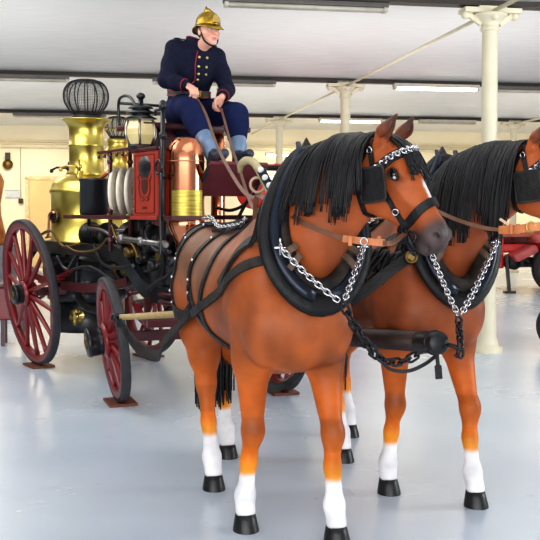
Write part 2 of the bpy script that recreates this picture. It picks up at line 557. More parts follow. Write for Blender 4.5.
M_blk = mat('black_iron', rgb(30, 29, 30), .42, var=.25, scale=9)
M_brassdull = mat('dull_brass', rgb(120, 98, 58), .45, 1.0, scale=8)
p = wallp(8, 160)
t = thing('alarm_bell', 'dark alarm bell with round dull brass gong high on the cream wall', 'bell', HM @ V((p.x, WALL_A - .05, p.z)), HYAW)
b = MB(); b.box((0, 0, .06), (.13, .08, .26), bev=.01); obj('bracket_box', b, M_blk, t)
b = MB(); b.lathe([(.005, .10), (.06, .095), (.11, .06), (.135, .0), (.12, -.01)], (0, -.03, -.12), (0, -1, 0)); obj('gong', b, M_brassdull, t)
p = wallp(12.5, 194)
t = thing('wall_notice', 'small pale printed notice on the cream wall below the alarm bell', 'notice', HM @ V((p.x, WALL_A - .015, p.z)), HYAW)
b = MB(); b.box((0, 0, 0), (.38, .02, .24), bev=.004); obj('sheet', b, mat('pale_notice_paper', rgb(222, 228, 230), .7, col2=rgb(196, 206, 214), scale=9), t)
b = MB()
for z in (.09, -.09): b.box((0, -.012, z), (.36, .008, .02))
obj('edge_strip', b, mat('notice_grey', rgb(170, 180, 188), .7), t)
p = wallp(21, 201)
t = thing('switch_box', 'small dark switch box at the end of a thin conduit on the back wall', 'switch', HM @ V((p.x, WALL_A - .03, p.z)), HYAW)
b = MB(); b.box((0, 0, 0), (.12, .06, .13), bev=.01); obj('box', b, mat('brown_switch', rgb(70, 52, 38), .5), t)
b = MB(); b.tube([(0, .01, .06), (0, .01, 1.45)], .008, 6); obj('conduit', b, M_conduit, t)
b = MB(); b.box((0, -.035, .0), (.03, .02, .05)); obj('lever', b, M_blk, t)
# ================================================================== horses
M_coat = vcol_mat('bay_coat', .5, 7, .20, .26, coat=.06)
M_hair = mat('black_horsehair', rgb(17, 16, 19), .46, var=.3, scale=60, spec=.45)
M_hoof = mat('black_hoof', rgb(26, 26, 28), .38, var=.2, scale=20)
M_eye = mat('dark_eye', rgb(24, 14, 10), .08, var=.2, scale=40, coat=.8)
M_eyew = mat('pale_sclera', rgb(206, 204, 202), .2, var=.05)
M_lid = mat('black_lid', rgb(34, 26, 24), .5)

class Horse: pass

def horse_field(h, cfg):
    """the animal in its own frame: x forward, y to its left, z up"""
    F = Field((-1.15, -.50, -.02), (1.45, .85, 2.06), .0105)
    # trunk
    F.cone((-.42, 0, 1.115), (.42, 0, 1.10), .28, .30, .05, ((0, 1, 0), .87))
    F.ell((-.05, 0, 1.02), (.55, .28, .25), k=.06)
    for s in (-1, 1):
        F.ell((-.47, s * .095, 1.14), (.295, .168, .275), k=.06)
        F.ell((-.50, s * .10, 1.20), (.25, .160, .20), k=.06)
        F.ell((-.56, s * .12, 1.0), (.20, .13, .26), k=.06)
        F.ell((.50, s * .15, 1.08), (.19, .125, .30), V3((.35, 0, .94)), k=.06)
        F.ell((.64, s * .14, .98), (.14, .125, .19), k=.05)           # breast muscles
    F.ell((.62, 0, .98), (.19, .20, .22), k=.05)
    F.ell((.40, 0, .86), (.22, .17, .14), k=.06)
    F.ell((.30, 0, 1.34), (.26, .10, .15), k=.08)                     # withers
    # neck
    N = h.neck
    for i in range(len(N) - 1):
        F.cone(N[i][0], N[i + 1][0], N[i][1], N[i + 1][1], .06, (h.nside[i], .58 + .06 * (i == 0)))
    # head
    H = h.H; R = h.HR
    def he(u, v, w, r, k=.02, cut=False): F.ell(H(u, v, w), r, R, k, cut)
    he(.075, .0, 0, (.13, .105, .088), .03)
    for s in (-1, 1):
        he(.165, -.065, s * .036, (.135, .12, .042), .03)
        he(.165, .052, s * .066, (.042, .026, .028), .018)            # brow
        he(.235, .0, s * .060, (.06, .016, .012), .02)                # cheek crest
    F.cone(H(.11, .028, 0), H(.42, -.002, 0), .086, .058, .03, (h.s, .80))
    F.cone(H(.20, -.10, 0), H(.45, -.072, 0), .055, .034, .03, (h.s, .85))
    he(.455, -.012, 0, (.075, .068, .060), .025)
    he(.475, -.078, 0, (.045, .034, .040), .012)                      # lower lip
    he(.512, -.028, 0, (.026, .04, .045), .015)                       # upper lip
    for s in (-1, 1):
        he(.478, .020, s * .046, (.036, .026, .020), .012)
        he(.490, .018, s * .060, (.017, .011, .016), .006, True)      # nostril
        he(.165, .030, s * .088, (.022, .018, .022), .008, True)      # eye socket
        # ears
        tip = H(-.035, .205, s * .074); base = H(.01, .040, s * .056); mid = H(-.015, .120, s * .088)
        F.limb([base, mid, tip], [.040, .043, .007], .012, (h.a, .6))
        F.cone(base.lerp(mid, .6) + h.a * .022 + h.s * (s * .012), mid.lerp(tip, .6) + h.a * .014 + h.s * (s * .008), .020, .006, .008, None, True)
    F.cone(H(.50, -.052, .055), H(.50, -.052, -.055), .004, .004, .006, None, True)
    # legs
    for kind, side, hx, hy in h.hooves:
        if kind == 'fore':
            sx = .50 + (hx - .52) * .10
            P = [(sx + .02, side * .16, 1.02), (sx + (hx - sx) * .12, side * .165, .80), (sx + (hx - sx) * .55 + .015, side * .163, .475),
                 (sx + (hx - sx) * .72, .4 * side * .16 + .6 * hy, .33), (sx + (hx - sx) * .93 - .01, hy, .165), (hx - .01, hy, .10), (hx, hy, .045)]
            F.limb(P, [.125, .086, .045, .035, .041, .038, .046], .035)
            F.ell((P[2][0] + .012, P[2][1], .475), (.043, .045, .070), k=.03)
            F.ell((P[1][0] + .02, P[1][1], .86), (.09, .085, .16), k=.05)
            F.ell((P[4][0] - .018, P[4][1], .16), (.038, .038, .045), k=.03)
        else:
            st = (-.44 + (hx + .5) * .10, side * .155, .84); hk = (hx - .14 + (hx + .5) * -.04, side * .145 * .5 + hy * .5, .545)
            P = [(-.52, side * .13, 1.05), st, ((st[0] + hk[0]) / 2 - .0, (st[1] + hk[1]) / 2, .70), hk,
                 ((hk[0] + hx) / 2 - .03, hy, .34), (hx - .035, hy, .165), (hx - .012, hy, .10), (hx, hy, .045)]
            F.limb(P, [.165, .122, .084, .051, .037, .043, .039, .046], .035)
            F.ell((hk[0] - .01, hk[1], .55), (.056, .038, .075), k=.03)
            F.ell((P[5][0] - .016, P[5][1], .16), (.040, .040, .045), k=.03)
    return F

def V3(axis):
    """rotation matrix whose third column is axis"""
    z = V(axis).normalized(); x = V((0, 1, 0)).cross(z).normalized(); y = z.cross(x)
    return Matrix((x, y, z)).transposed()

def make_horse(name, label, loc, yaw, hooves, poll, head_az, head_pitch, cfg):
    h = Horse(); h.hooves = hooves; h.loc = V(loc); h.yaw = yaw
    h.M = Matrix.Translation(h.loc) @ Matrix.Rotation(yaw, 4, 'Z')
    hx, hy = math.cos(head_az), math.sin(head_az)
    cp, sp = math.cos(head_pitch), math.sin(head_pitch)
    h.a = V((cp * hx, cp * hy, -sp)); h.n = V((sp * hx, sp * hy, cp)); h.s = V((-hy, hx, 0))
    h.poll = V(poll); hs = cfg.get('hs', 1.0)
    h.H = lambda u, v, w: h.poll + (h.a * u + h.n * v + h.s * w) * hs
    h.HR = Matrix((h.a, h.n, h.s)).transposed()
    p = h.poll
    nend = h.H(.06, -.05, 0)
    N0, N1 = V((.40, 0, 1.17)), V((.62, .04, 1.40))
    N3 = nend; N2 = N1.lerp(N3, .52) + V((-.035, -.01, .045))
    N2b = N2.lerp(N3, .55) + V((-.012, 0, .012))
    h.neck = [(N0, .285), (N1, .225), (N2, .180), (N2b, .150), (N3, .118)]
    h.nside = []
    for i in range(4):
        d = h.neck[i + 1][0] - h.neck[i][0]; h.nside.append(V((-d.y, d.x, 0)).normalized() if abs(d.y) > 1e-4 else V((0, 1, 0)))
    F = horse_field(h, cfg)
    me, vs = F.mesh(name)
    h.bvh = bvh_of(me)
    # ---- coat
    x, y, z = vs[:, 0], vs[:, 1], vs[:, 2]
    def C(r, g, b_): return np.array(s2l((r / 255, g / 255, b_ / 255)), np.float32)
    col = np.tile(C(*cfg.get('body', (164, 88, 48))), (len(vs), 1))
    def mixc(c, w):
        nonlocal col
        col = col * (1 - w[:, None]) + C(*c) * w[:, None]
    nz = np.array([noise.noise(V((float(a) * 3.2, float(b_) * 3.2, float(c_) * 3.2))) for a, b_, c_ in vs], np.float32)
    mixc((206, 104, 36), sstep(1.0, .62, z) * .9)                                   # orange legs
    mixc((222, 114, 26), sstep(.60, .34, z) * .8)
    mixc(cfg.get('rump_sheen', (136, 102, 82)), sstep(.50, -.20, x) * sstep(.96, 1.24, z + .08 * nz) * .92)  # greyish light sheen over back and rump, painted into the coat
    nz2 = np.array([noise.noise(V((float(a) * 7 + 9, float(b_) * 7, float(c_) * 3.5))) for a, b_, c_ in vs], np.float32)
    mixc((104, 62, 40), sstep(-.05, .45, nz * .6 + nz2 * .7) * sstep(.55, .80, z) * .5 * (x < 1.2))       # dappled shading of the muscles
    mixc(cfg.get('dark', (120, 66, 40)), sstep(.46, .40, np.abs(z - .475) * 6) * .25)
    nk = (z > 1.2) & (x > .45)
    mixc((178, 92, 50), np.where(nk, sstep(1.15, 1.4, z), 0).astype(np.float32) * .6)
    # head marks
    rel = (vs - np.array(h.poll)) / hs
    u = rel @ np.array(h.a); v = rel @ np.array(h.n); w = rel @ np.array(h.s)
    hd = ((u > -.1) & (u < .6) & (np.abs(w) < .14) & (v > -.2) & (v < .125)).astype(np.float32)
    mixc((178, 92, 46), hd * .7)
    muz = hd * sstep(.375, .465, u + .05 * nz - .25 * np.maximum(v, 0) * 0 + .35 * np.maximum(-v - .02, 0))
    mixc((74, 62, 62), muz)
    mixc((128, 108, 106), hd * np.exp(-(((u - .485) / .035) ** 2 + ((v - .005) / .03) ** 2)) * .7)
    mixc((26, 20, 20), hd * np.exp(-(((u - .490) / .020) ** 2 + ((v - .018) / .014) ** 2)) * (np.abs(w) > .035))
    mixc((34, 24, 22), hd * np.exp(-(((u - .165) / .040) ** 2 + ((v - .034) / .026) ** 2)) * (np.abs(w) > .06) * .95)
    mixc((236, 230, 224), hd * sstep(.017, .008, np.abs(w)) * sstep(.23, .26, u) * sstep(.37, .33, u) * (v > .03))
    ear = ((u < .06) & (u > -.12) & (v > .085) & (v < .2) & (np.abs(w) > .03) & (np.abs(w) < .15)).astype(np.float32)
    mixc((44, 32, 28), ear * sstep(.10, .18, v) * .75)
    mixc((58, 44, 40), ear * sstep(-.034, -.026, u + .10 * (v - .1)) * .6)
    mixc((104, 64, 44), np.exp(-((z - .50) / .055) ** 2) * sstep(-.2, .5, nz2 + .2) * .55)
    # white socks, fuzzy edge
    edge = .27 + .016 * nz
    mixc((238, 158, 48), sstep(edge + .12, edge + .02, z) * .75)
    mixc((238, 236, 238), sstep(edge + .022, edge - .012, z))
    mixc((120, 112, 112), sstep(.085, .07, z))
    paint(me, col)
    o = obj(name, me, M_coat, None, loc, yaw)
    tag(o, label, 'horse'); h.o = o
    # ---- hooves, eyes
    for kind, side, fx, fy in hooves:
        b = MB()
        prof = [(.064, 0), (.063, .012), (.054, .055), (.048, .080), (.038, .084), (.0, .084)]
        vs_, n = [], 24
        for r, z_ in prof:
            for k in range(n):
                a = 2 * PI * k / n
                ex = math.cos(a) * r * (1.12 if math.cos(a) > 0 else .92)
                vs_.append((fx - .012 + ex + (.010 if r > .05 else 0) * (1 - z_ / .08), fy + math.sin(a) * r * .96, z_))
        fs = [(i * n + k, i * n + (k + 1) % n, (i + 1) * n + (k + 1) % n, (i + 1) * n + k) for i in range(len(prof) - 1) for k in range(n)]
        b.add(vs_, fs); b.add([vs_[k] for k in range(n)], [tuple(range(n))[::-1]])
        obj('hoof', b, M_hoof, o)
    for s in (-1, 1):
        b = MB(); b.ball(h.H(.165, .031, s * .077), .0215 * hs, 16, 10)
        e = obj('eye', b, M_eye, o)
        b = MB(); b.tube([h.H(.165 + .026 * math.cos(t), .031 + .017 * math.sin(t), s * (.094 - .006 * math.cos(t * 2))) for t in [2 * PI * i / 18 for i in range(18)]], .0055, 6, closed=True)
        obj('eyelid', b, M_lid, e)
        b = MB(); b.ball(h.H(.180, .026, s * .0895), (.0085, .0085, .0085), 10, 6)
        obj('eye_white', b, M_eyew, e)
    hair(h, cfg)
    return h

def surf(h, p):
    loc, n, i, d = h.bvh.find_nearest(V(p))
    if (V(p) - loc).dot(n) < 0: pass
    return loc, n

def on(h, pts, off=.006, n=6):
    """drape a control polyline on the animal: points and normals"""
    P = spline(pts, n) if n > 1 else [V(p) for p in pts]
    out, nn = [], []
    for p in P:
        l, m = surf(h, p); out.append(l + m * off); nn.append(m)
    return out, nn

def lock(b, path, w, k=6, r=.0045, rng=random, nrm=None):
    """one hair lock: k fine strands side by side, ragged at the tip"""
    m = len(path)
    for j in range(k):
        off = (j / max(1, k - 1) - .5) * w
        cut = rng.uniform(.86, 1.0); ph = rng.uniform(0, 6)
        pts = []; rs = []
        for i in range(m):
            t = i / (m - 1)
            p = path[min(m - 1, int(round(i * cut)))] if False else path[i]
            if t > cut: break
            d = (path[min(i + 1, m - 1)] - path[max(i - 1, 0)]).normalized()
            nn = nrm[i] if nrm else V((0, 0, 1)); sd = d.cross(nn)
            if sd.length < .01: sd = V((0, 1, 0))
            sd.normalize()
            pts.append(p + sd * (off * (1 - .25 * t) + .004 * math.sin(ph + 4 * t)) + nn * (.003 * math.sin(ph * 2 + j)))
            rs.append(r * (1.15 - .8 * t ** 3))
        if len(pts) > 2: b.tube(pts, rs, 5)

def hang(h, root, dirn, L, off=.012, steps=14, stay=True):
    """lock path that slides down the body surface from root, length L"""
    p = V(root); P = [p.copy()]; NN = []; st = L / steps
    l, n = surf(h, p); NN.append(n)
    d = V(dirn).normalized()
    for i in range(steps):
        g = V((0, 0, -1)) * .35 + d * .65
        l, n = surf(h, p)
        if (p - l).length < .05 or (p - l).dot(n) < 0:
            g = g - n * g.dot(n)
        if g.length < 1e-3: g = V((0, 0, -1))
        g.normalize(); d = (d * .4 + g * .6).normalized()
        q = p + d * st
        l, n = surf(h, q)
        if (q - l).dot(n) < off: q = l + n * off
        p = q; P.append(p.copy()); NN.append(n)
    return P, NN

def hair(h, cfg):
    rng = random.Random(cfg.get('seed', 3))
    # mane: locks along the crest, lying over the right side of the neck
    N = h.neck; crest = []
    for i in range(1, 5):
        p = N[i][0]; d = (N[min(i + 1, 4)][0] - N[i - 1][0]).normalized()
        up = V((0, 0, 1)); up = (up - d * up.dot(d)).normalized()
        l, n = surf(h, p + up * (N[i][1] + .05)); crest.append(l)
    crest = [crest[0] + (crest[0] - crest[1]) * .10] + crest + [h.H(-.03, .05, 0)]
    line = spline(crest, 12); M = cfg.get('locks', 46)
    b = MB()
    for i in range(M):
        t = cfg.get('t0', .32) + (.93 - cfg.get('t0', .32)) * (i + rng.uniform(-.3, .3)) / M; t = min(max(t, 0), .999)
        k = t * (len(line) - 1); p = line[int(k)].lerp(line[min(int(k) + 1, len(line) - 1)], k % 1)
        l, n = surf(h, p)
        side = (-h.s * .8 + V((0, -.5, 0))).normalized()
        side = side if i % 7 else -side
        L = cfg.get('mlen', .47) * rng.uniform(.86, 1.12) * (1 if i % 7 else .5) * (.85 if t > .9 else 1)
        P, NN = hang(h, l + n * .008, side * .8 + V((0, 0, -.25)) + V((rng.uniform(-.15, .15), 0, 0)), L, rng.uniform(.008, .018))
        lock(b, P, rng.uniform(.026, .044), 12, .0033, rng, NN)
    obj('mane', b, M_hair, h.o)
    b = MB()
    for i in range(19):
        w = (i - 9) * .0050
        st = h.H(-.03 + .003 * abs(i - 9), .085, w)
        L = rng.uniform(.19, .33)
        P, NN = hang(h, st, h.a + h.s * (.10 * w / .02) + h.n * .15, L, .008, 10)
        lock(b, P, .022, 7, .0035, rng, NN)
    obj('forelock', b, M_hair, h.o)
    # tail
    b = MB(); root = V((-.76, 0, 1.22))
    l, n = surf(h, root); root = l
    tl = cfg.get('tail', .90)
    for i in range(90):
        a = rng.uniform(0, 2 * PI); rr = math.sqrt(rng.random())
        ox, oy = math.cos(a) * rr, math.sin(a) * rr
        L = tl * rng.uniform(.86, 1.0); pts = []; m = 12
        for k in range(m):
            t = k / (m - 1)
            wd = .014 + .115 * math.sin(min(1, t * 1.15) * PI * .62)
            bk = -.10 * math.sin(min(1, t * 2.2) * PI / 2) 
            pts.append(root + V((bk + ox * wd * .7, oy * wd + .035 * min(1, t * 3), -.02 + .03 * (1 - t) - L * t ** 1.05)))
        b.tube(pts, [.011 * (1 - .6 * k / (m - 1)) for k in range(m)], 5)
    obj('tail', b, M_hair, h.o)

YAW_H = math.radians(19.5 - 90)
O1 = V((-.09, 4.90, 0)); O2 = V((.645, 5.50, 0))
def to_local(O, wx, wy):
    c, s_ = math.cos(YAW_H), math.sin(YAW_H); dx, dy = wx - O.x, wy - O.y
    return (dx * c + dy * s_, -dx * s_ + dy * c)
def ground(px, py):
    """floor point under a pixel"""
    a = at(px, py, 1.0) - V((0, 0, CAMH)); k = -CAMH / a.z
    return (a.x * k, a.y * k)
def hoofs(O, lst): return [(k, s, *to_local(O, *ground(px, py))) for k, s, px, py in lst]

HZ1 = hoofs(O1, [('fore', -1, 246, 530), ('fore', 1, 337, 543), ('hind', -1, 214, 489), ('hind', 1, 228, 457)])
HZ2 = hoofs(O2, [('fore', -1, 389, 493), ('fore', 1, 476, 506), ('hind', -1, 344, 461), ('hind', 1, 350, 436)])
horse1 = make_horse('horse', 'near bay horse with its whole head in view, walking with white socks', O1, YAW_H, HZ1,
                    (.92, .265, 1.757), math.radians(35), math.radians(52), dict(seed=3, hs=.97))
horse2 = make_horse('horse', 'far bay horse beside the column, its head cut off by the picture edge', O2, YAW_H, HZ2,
                    (1.0, .285, 1.765), math.radians(40), math.radians(50), dict(seed=8, mlen=.60, body=(146, 78, 46), rump_sheen=(112, 78, 60)))
# ================================================================== harness
M_leather = mat('black_leather', rgb(27, 26, 28), .5, var=.35, scale=14, bump=.3, spec=.35)
M_leatherg = mat('worn_grey_leather', rgb(62, 58, 56), .6, scale=10, bump=.35, col2=rgb(34, 32, 32), spec=.3)
M_blueiron = mat('blue_black_hame', rgb(30, 36, 50), .28, .35, var=.3, scale=9)
M_pad = mat('dark_collar_pad', rgb(30, 27, 26), .75, scale=16, bump=.5, col2=rgb(60, 52, 46), spec=.3)
M_steel = mat('polished_steel', rgb(206, 206, 208), .22, 1.0, var=.1, scale=30)
M_iron = mat('dark_chain_iron', rgb(52, 52, 56), .4, .8, var=.25, scale=30)
M_tanleather = mat('tan_leather', rgb(196, 120, 72), .5, var=.15, scale=14)
M_brownstrap = mat('brown_leather', rgb(112, 76, 56), .5, var=.2, scale=14)
M_wornbrown = mat('worn_strap', rgb(120, 98, 80), .65, scale=14, col2=rgb(82, 66, 54))
M_brass = mat('bright_brass', rgb(198, 174, 104), .3, 1.0, var=.08, scale=6)
M_wood = mat('pale_wood', rgb(176, 152, 108), .5, var=.15, scale=8, stretch=(1, 8, 8))

def hthing(h, name, label, cat):
    return thing(name, label, cat, h.loc, h.yaw)

def collar(h, label, low=.255):
    t = hthing(h, 'horse_collar', label, 'collar')
    c = V((.705, .058, 1.40)); up = V((-.20, .02, .63)).normalized(); nrm = V((up.z, 0, -up.x)).normalized(); sd = V((0, 1, 0))
    n = 44; inner = []
    for i in range(n):
        a = 2 * PI * i / n                       # 0 = top
        d = up * math.cos(a) + sd * math.sin(a)
        lim = 1 / math.sqrt((math.cos(a) / (low if math.cos(a) < 0 else .29)) ** 2 + (math.sin(a) / .122) ** 2)
        hit = h.bvh.ray_cast(c + d * .6, -d)
        r = lim
        inner.append((d, r))
    prof = [(.000, .0), (.004, .030), (.022, .052), (.046, .054), (.066, .036), (.074, .026), (.12, .026), (.142, .018), (.146, .0), (.135, -.018), (.07, -.035), (.018, -.03)]
    def loft(pr, scale=lambda a: 1):
        vs = []; m = len(pr)
        for i, (d, r) in enumerate(inner):
            f = scale(2 * PI * i / n)
            vs += [c + d * (r + pr_r * f) + nrm * pr_n for pr_r, pr_n in pr]
        fs = [(i * m + k, i * m + (k + 1) % m, ((i + 1) % n) * m + (k + 1) % m, ((i + 1) % n) * m + k) for i in range(n) for k in range(m)]
        return MB().add(vs, fs)
    wsc = lambda a: .86 + .32 * (1 - math.cos(a)) / 2
    obj('collar_pad', loft([p for p in prof[:5]] + [(.066, -.02), (.02, -.03)], wsc), M_pad, t)
    obj('collar_body', loft([(.050, .012)] + prof[5:10] + [(.055, -.035)], wsc), M_leather, t)
    for s in (-1, 1):                            # hames: two curved bars meeting at the foot
        pts = []
        for i in range(2, 22):
            d, r = inner[i if s > 0 else n - i]
            pts.append(c + d * (r + .078 * wsc(2 * PI * i / n)) + nrm * .042)
        d, r = inner[1 if s > 0 else n - 1]
        pts = [c + up * .42 + sd * (s * .055) + nrm * .03, c + up * .375 + sd * (s * .052) + nrm * .036] + pts
        hm = obj('hame', MB().tube(pts, [.010, .015] + [.02] * 8 + [.024] * 12, 10, squash=(.6, 1.2)), M_blueiron, t)
        k = 14; q = pts[k]; h.ring = getattr(h, 'ring', {}); h.ring[s] = q + nrm * .03
        obj('hame_ring', MB().ring(q + nrm * .025, sd, .022, .005), M_steel, hm)
        bb = MB(); bb.tube([q + nrm * .02 - up * .03, q + nrm * .035 + up * .04], .006, 8); bb.tube([q + nrm * .03 + sd * .03, q + nrm * .03 - sd * .03], .006, 8)
        obj('toggle', bb, M_steel, hm)
        for j in (15, 17):
            d, r = inner[j if s > 0 else n - j]
            p0 = c + d * (r + .10) + nrm * .035; p1 = c + d * (r + .03) + nrm * .062; p2 = c + d * (r - .004) + nrm * .05
            obj('hame_strap', MB().strap([p0, p0.lerp(p1, .5) + nrm * .012, p1, p2], nrm, .030, .012), M_wornbrown, t)
    # pointed leather housing above the collar
    bb = MB(); vs = []
    q = c + up * .30
    out = [(-.085, -.06), (-.075, .05), (-.03, .10), (0, .155), (.03, .10), (.075, .05), (.085, -.06)]
    for x, y in out: vs.append(q + sd * x + up * y + nrm * (.035 - .22 * abs(x) - .03))
    vs2 = [v - nrm * .022 for v in vs]; m = len(out)
    bb.add(vs + vs2, [tuple(range(m)), tuple(range(2 * m - 1, m - 1, -1))] + [(i, i + m, (i + 1) % m + m, (i + 1) % m) for i in range(m)], False)
    obj('housing', bb, M_leatherg, t)
    h.cc, h.cup, h.cn, h.inner = c, up, nrm, inner
    return t
collar(horse1, 'black leather collar with iron hames on the near bay horse', .215)
collar(horse2, 'black leather collar round the neck of the far bay horse')

def stud_line(b, P, N, k, off=.005, r=.0075):
    for i in range(2, len(P) - 1, k): b.ball(P[i] + N[i] * off, (r, r, r), 8, 5)

def back_harness(h, label, full=True):
    t = hthing(h, 'back_harness', label, 'harness')
    def strap(name, ctrl, w, m, off=.008, th=.008, studs=0, n=6):
        P, N = on(h, ctrl, off, n)
        o = obj(name, MB().strap(P, N, w, th), m, t)
        if studs:
            sm = None
            for i in range(2, len(P) - 1, studs):
                if sm is None:
                    so = obj('stud', MB().ball((0, 0, 0), .0088, 8, 5), M_steel, o); sm = so.data
                else:
                    so = bpy.data.objects.new('stud', sm); COL.objects.link(so); so.parent = o
                so.location = P[i] + N[i] * .005
        return P, N
    strap('back_strap', [(.50, .02, 1.62), (.34, 0, 1.50), (.1, 0, 1.46), (-.2, 0, 1.46), (-.5, 0, 1.46), (-.74, 0, 1.34)], .05, M_leather)
    for s in (-1, 1):
        strap('hip_strap', [(-.52, 0, 1.47), (-.60, s * .16, 1.42), (-.70, s * .26, 1.22), (-.74, s * .26, 1.08), (-.78, s * .24, .95)], .036, M_leather, studs=3)
        strap('loin_strap', [(-.36, 0, 1.47), (-.42, s * .18, 1.40), (-.52, s * .32, 1.20), (-.56, s * .34, 1.02), (-.58, s * .32, .90)], .034, M_leather, studs=3)
        strap('loin_strap', [(-.18, 0, 1.47), (-.22, s * .18, 1.38), (-.28, s * .32, 1.18), (-.26, s * .33, 1.06), (-.24, s * .33, .92)], .032, M_leather, studs=4)
        strap('saddle_strap', [(.08, 0, 1.48), (.06, s * .18, 1.38), (.03, s * .31, 1.16), (.02, s * .31, 1.02), (.04, s * .28, .85), (.06, s * .14, .77), (.06, 0, .76)], .045, M_leather)
        strap('hanging_strap', [(-.24, s * .33, 1.08), (-.10, s * .35, .98), (.02, s * .33, .86), (.10, s * .24, .78), (.14, s * .1, .75)], .030, M_leather)
        # trace from collar to swingletree
        P, N = on(h, [(.74, s * .20, 1.30), (.60, s * .26, 1.24), (.42, s * .33, 1.16), (.15, s * .34, 1.05), (-.12, s * .36, .95), (-.24, s * .38, .92)], .012)
        E = [V((-.48, s * .355, .77)), V((-.75, s * .33, .655)), V((-1.0, s * .39, .665)), V((-1.20, s * .47, .81))]
        P2 = spline([P[-1]] + E, 6)
        obj('trace', MB().strap(P + P2[1:], N + [V((0, s, .3))] * (len(P2) - 1), [.044] * len(P) + [.044 + .028 * math.sin(PI * i / (len(P2) - 1)) for i in range(1, len(P2))], .014), M_leatherg, t)
        # breeching round the quarters
        P, N = on(h, [(-.24, s * .33, .95), (-.45, s * .33, .93), (-.66, s * .30, .95), (-.80, s * .20, .97), (-.86, 0, .98)], .012)
        obj('breeching', MB().strap(P, N, .06, .012), M_leatherg, t)
        l, n_ = surf(h, (-.77, s * .26, 1.0)); obj('breeching_ring', MB().ring(l + n_ * .018, n_, .032, .006), M_wornbrown, t)
        l, n_ = surf(h, (-.24, s * .34, 1.10))
        for k in range(3): obj('buckle', MB().ring(l + n_ * .02 + V((.012 * k, 0, -.05 * k)), n_, .018, .005), M_iron, t)
        # shoulder pad and hame tug
        P, N = on(h, [(.60, s * .24, 1.42), (.46, s * .25, 1.30), (.36, s * .30, 1.22), (.30, s * .32, 1.14)], .012)
        obj('hame_tug', MB().strap(P, N, .065, .014), M_leatherg, t)
    # heap of folded straps and rein on the croup
    rng = random.Random(5)
    for k in range(9):
        x = -.42 + .05 * k; P, N = on(h, [(x, -.16, 1.47), (x + .04, -.05, 1.50), (x - .05, .06, 1.50), (x + .03, .15, 1.46)], .014 + .008 * (k % 3), 5)
        obj('folded_strap', MB().strap(P, N, .026, .009), M_leather if k % 3 else M_leatherg, t)
    P, N = on(h, [(-.52, -.12, 1.46), (-.4, -.1, 1.48), (-.2, -.13, 1.46), (.0, -.09, 1.5), (.15, -.1, 1.46)], .034, 6)
    obj('back_chain', MB().chain(P, .032, .022, .004), M_steel, t)
    return t
back_harness(horse1, 'black leather back straps with steel studs and traces on the near bay horse')
back_harness(horse2, 'black leather back straps and traces on the far bay horse')

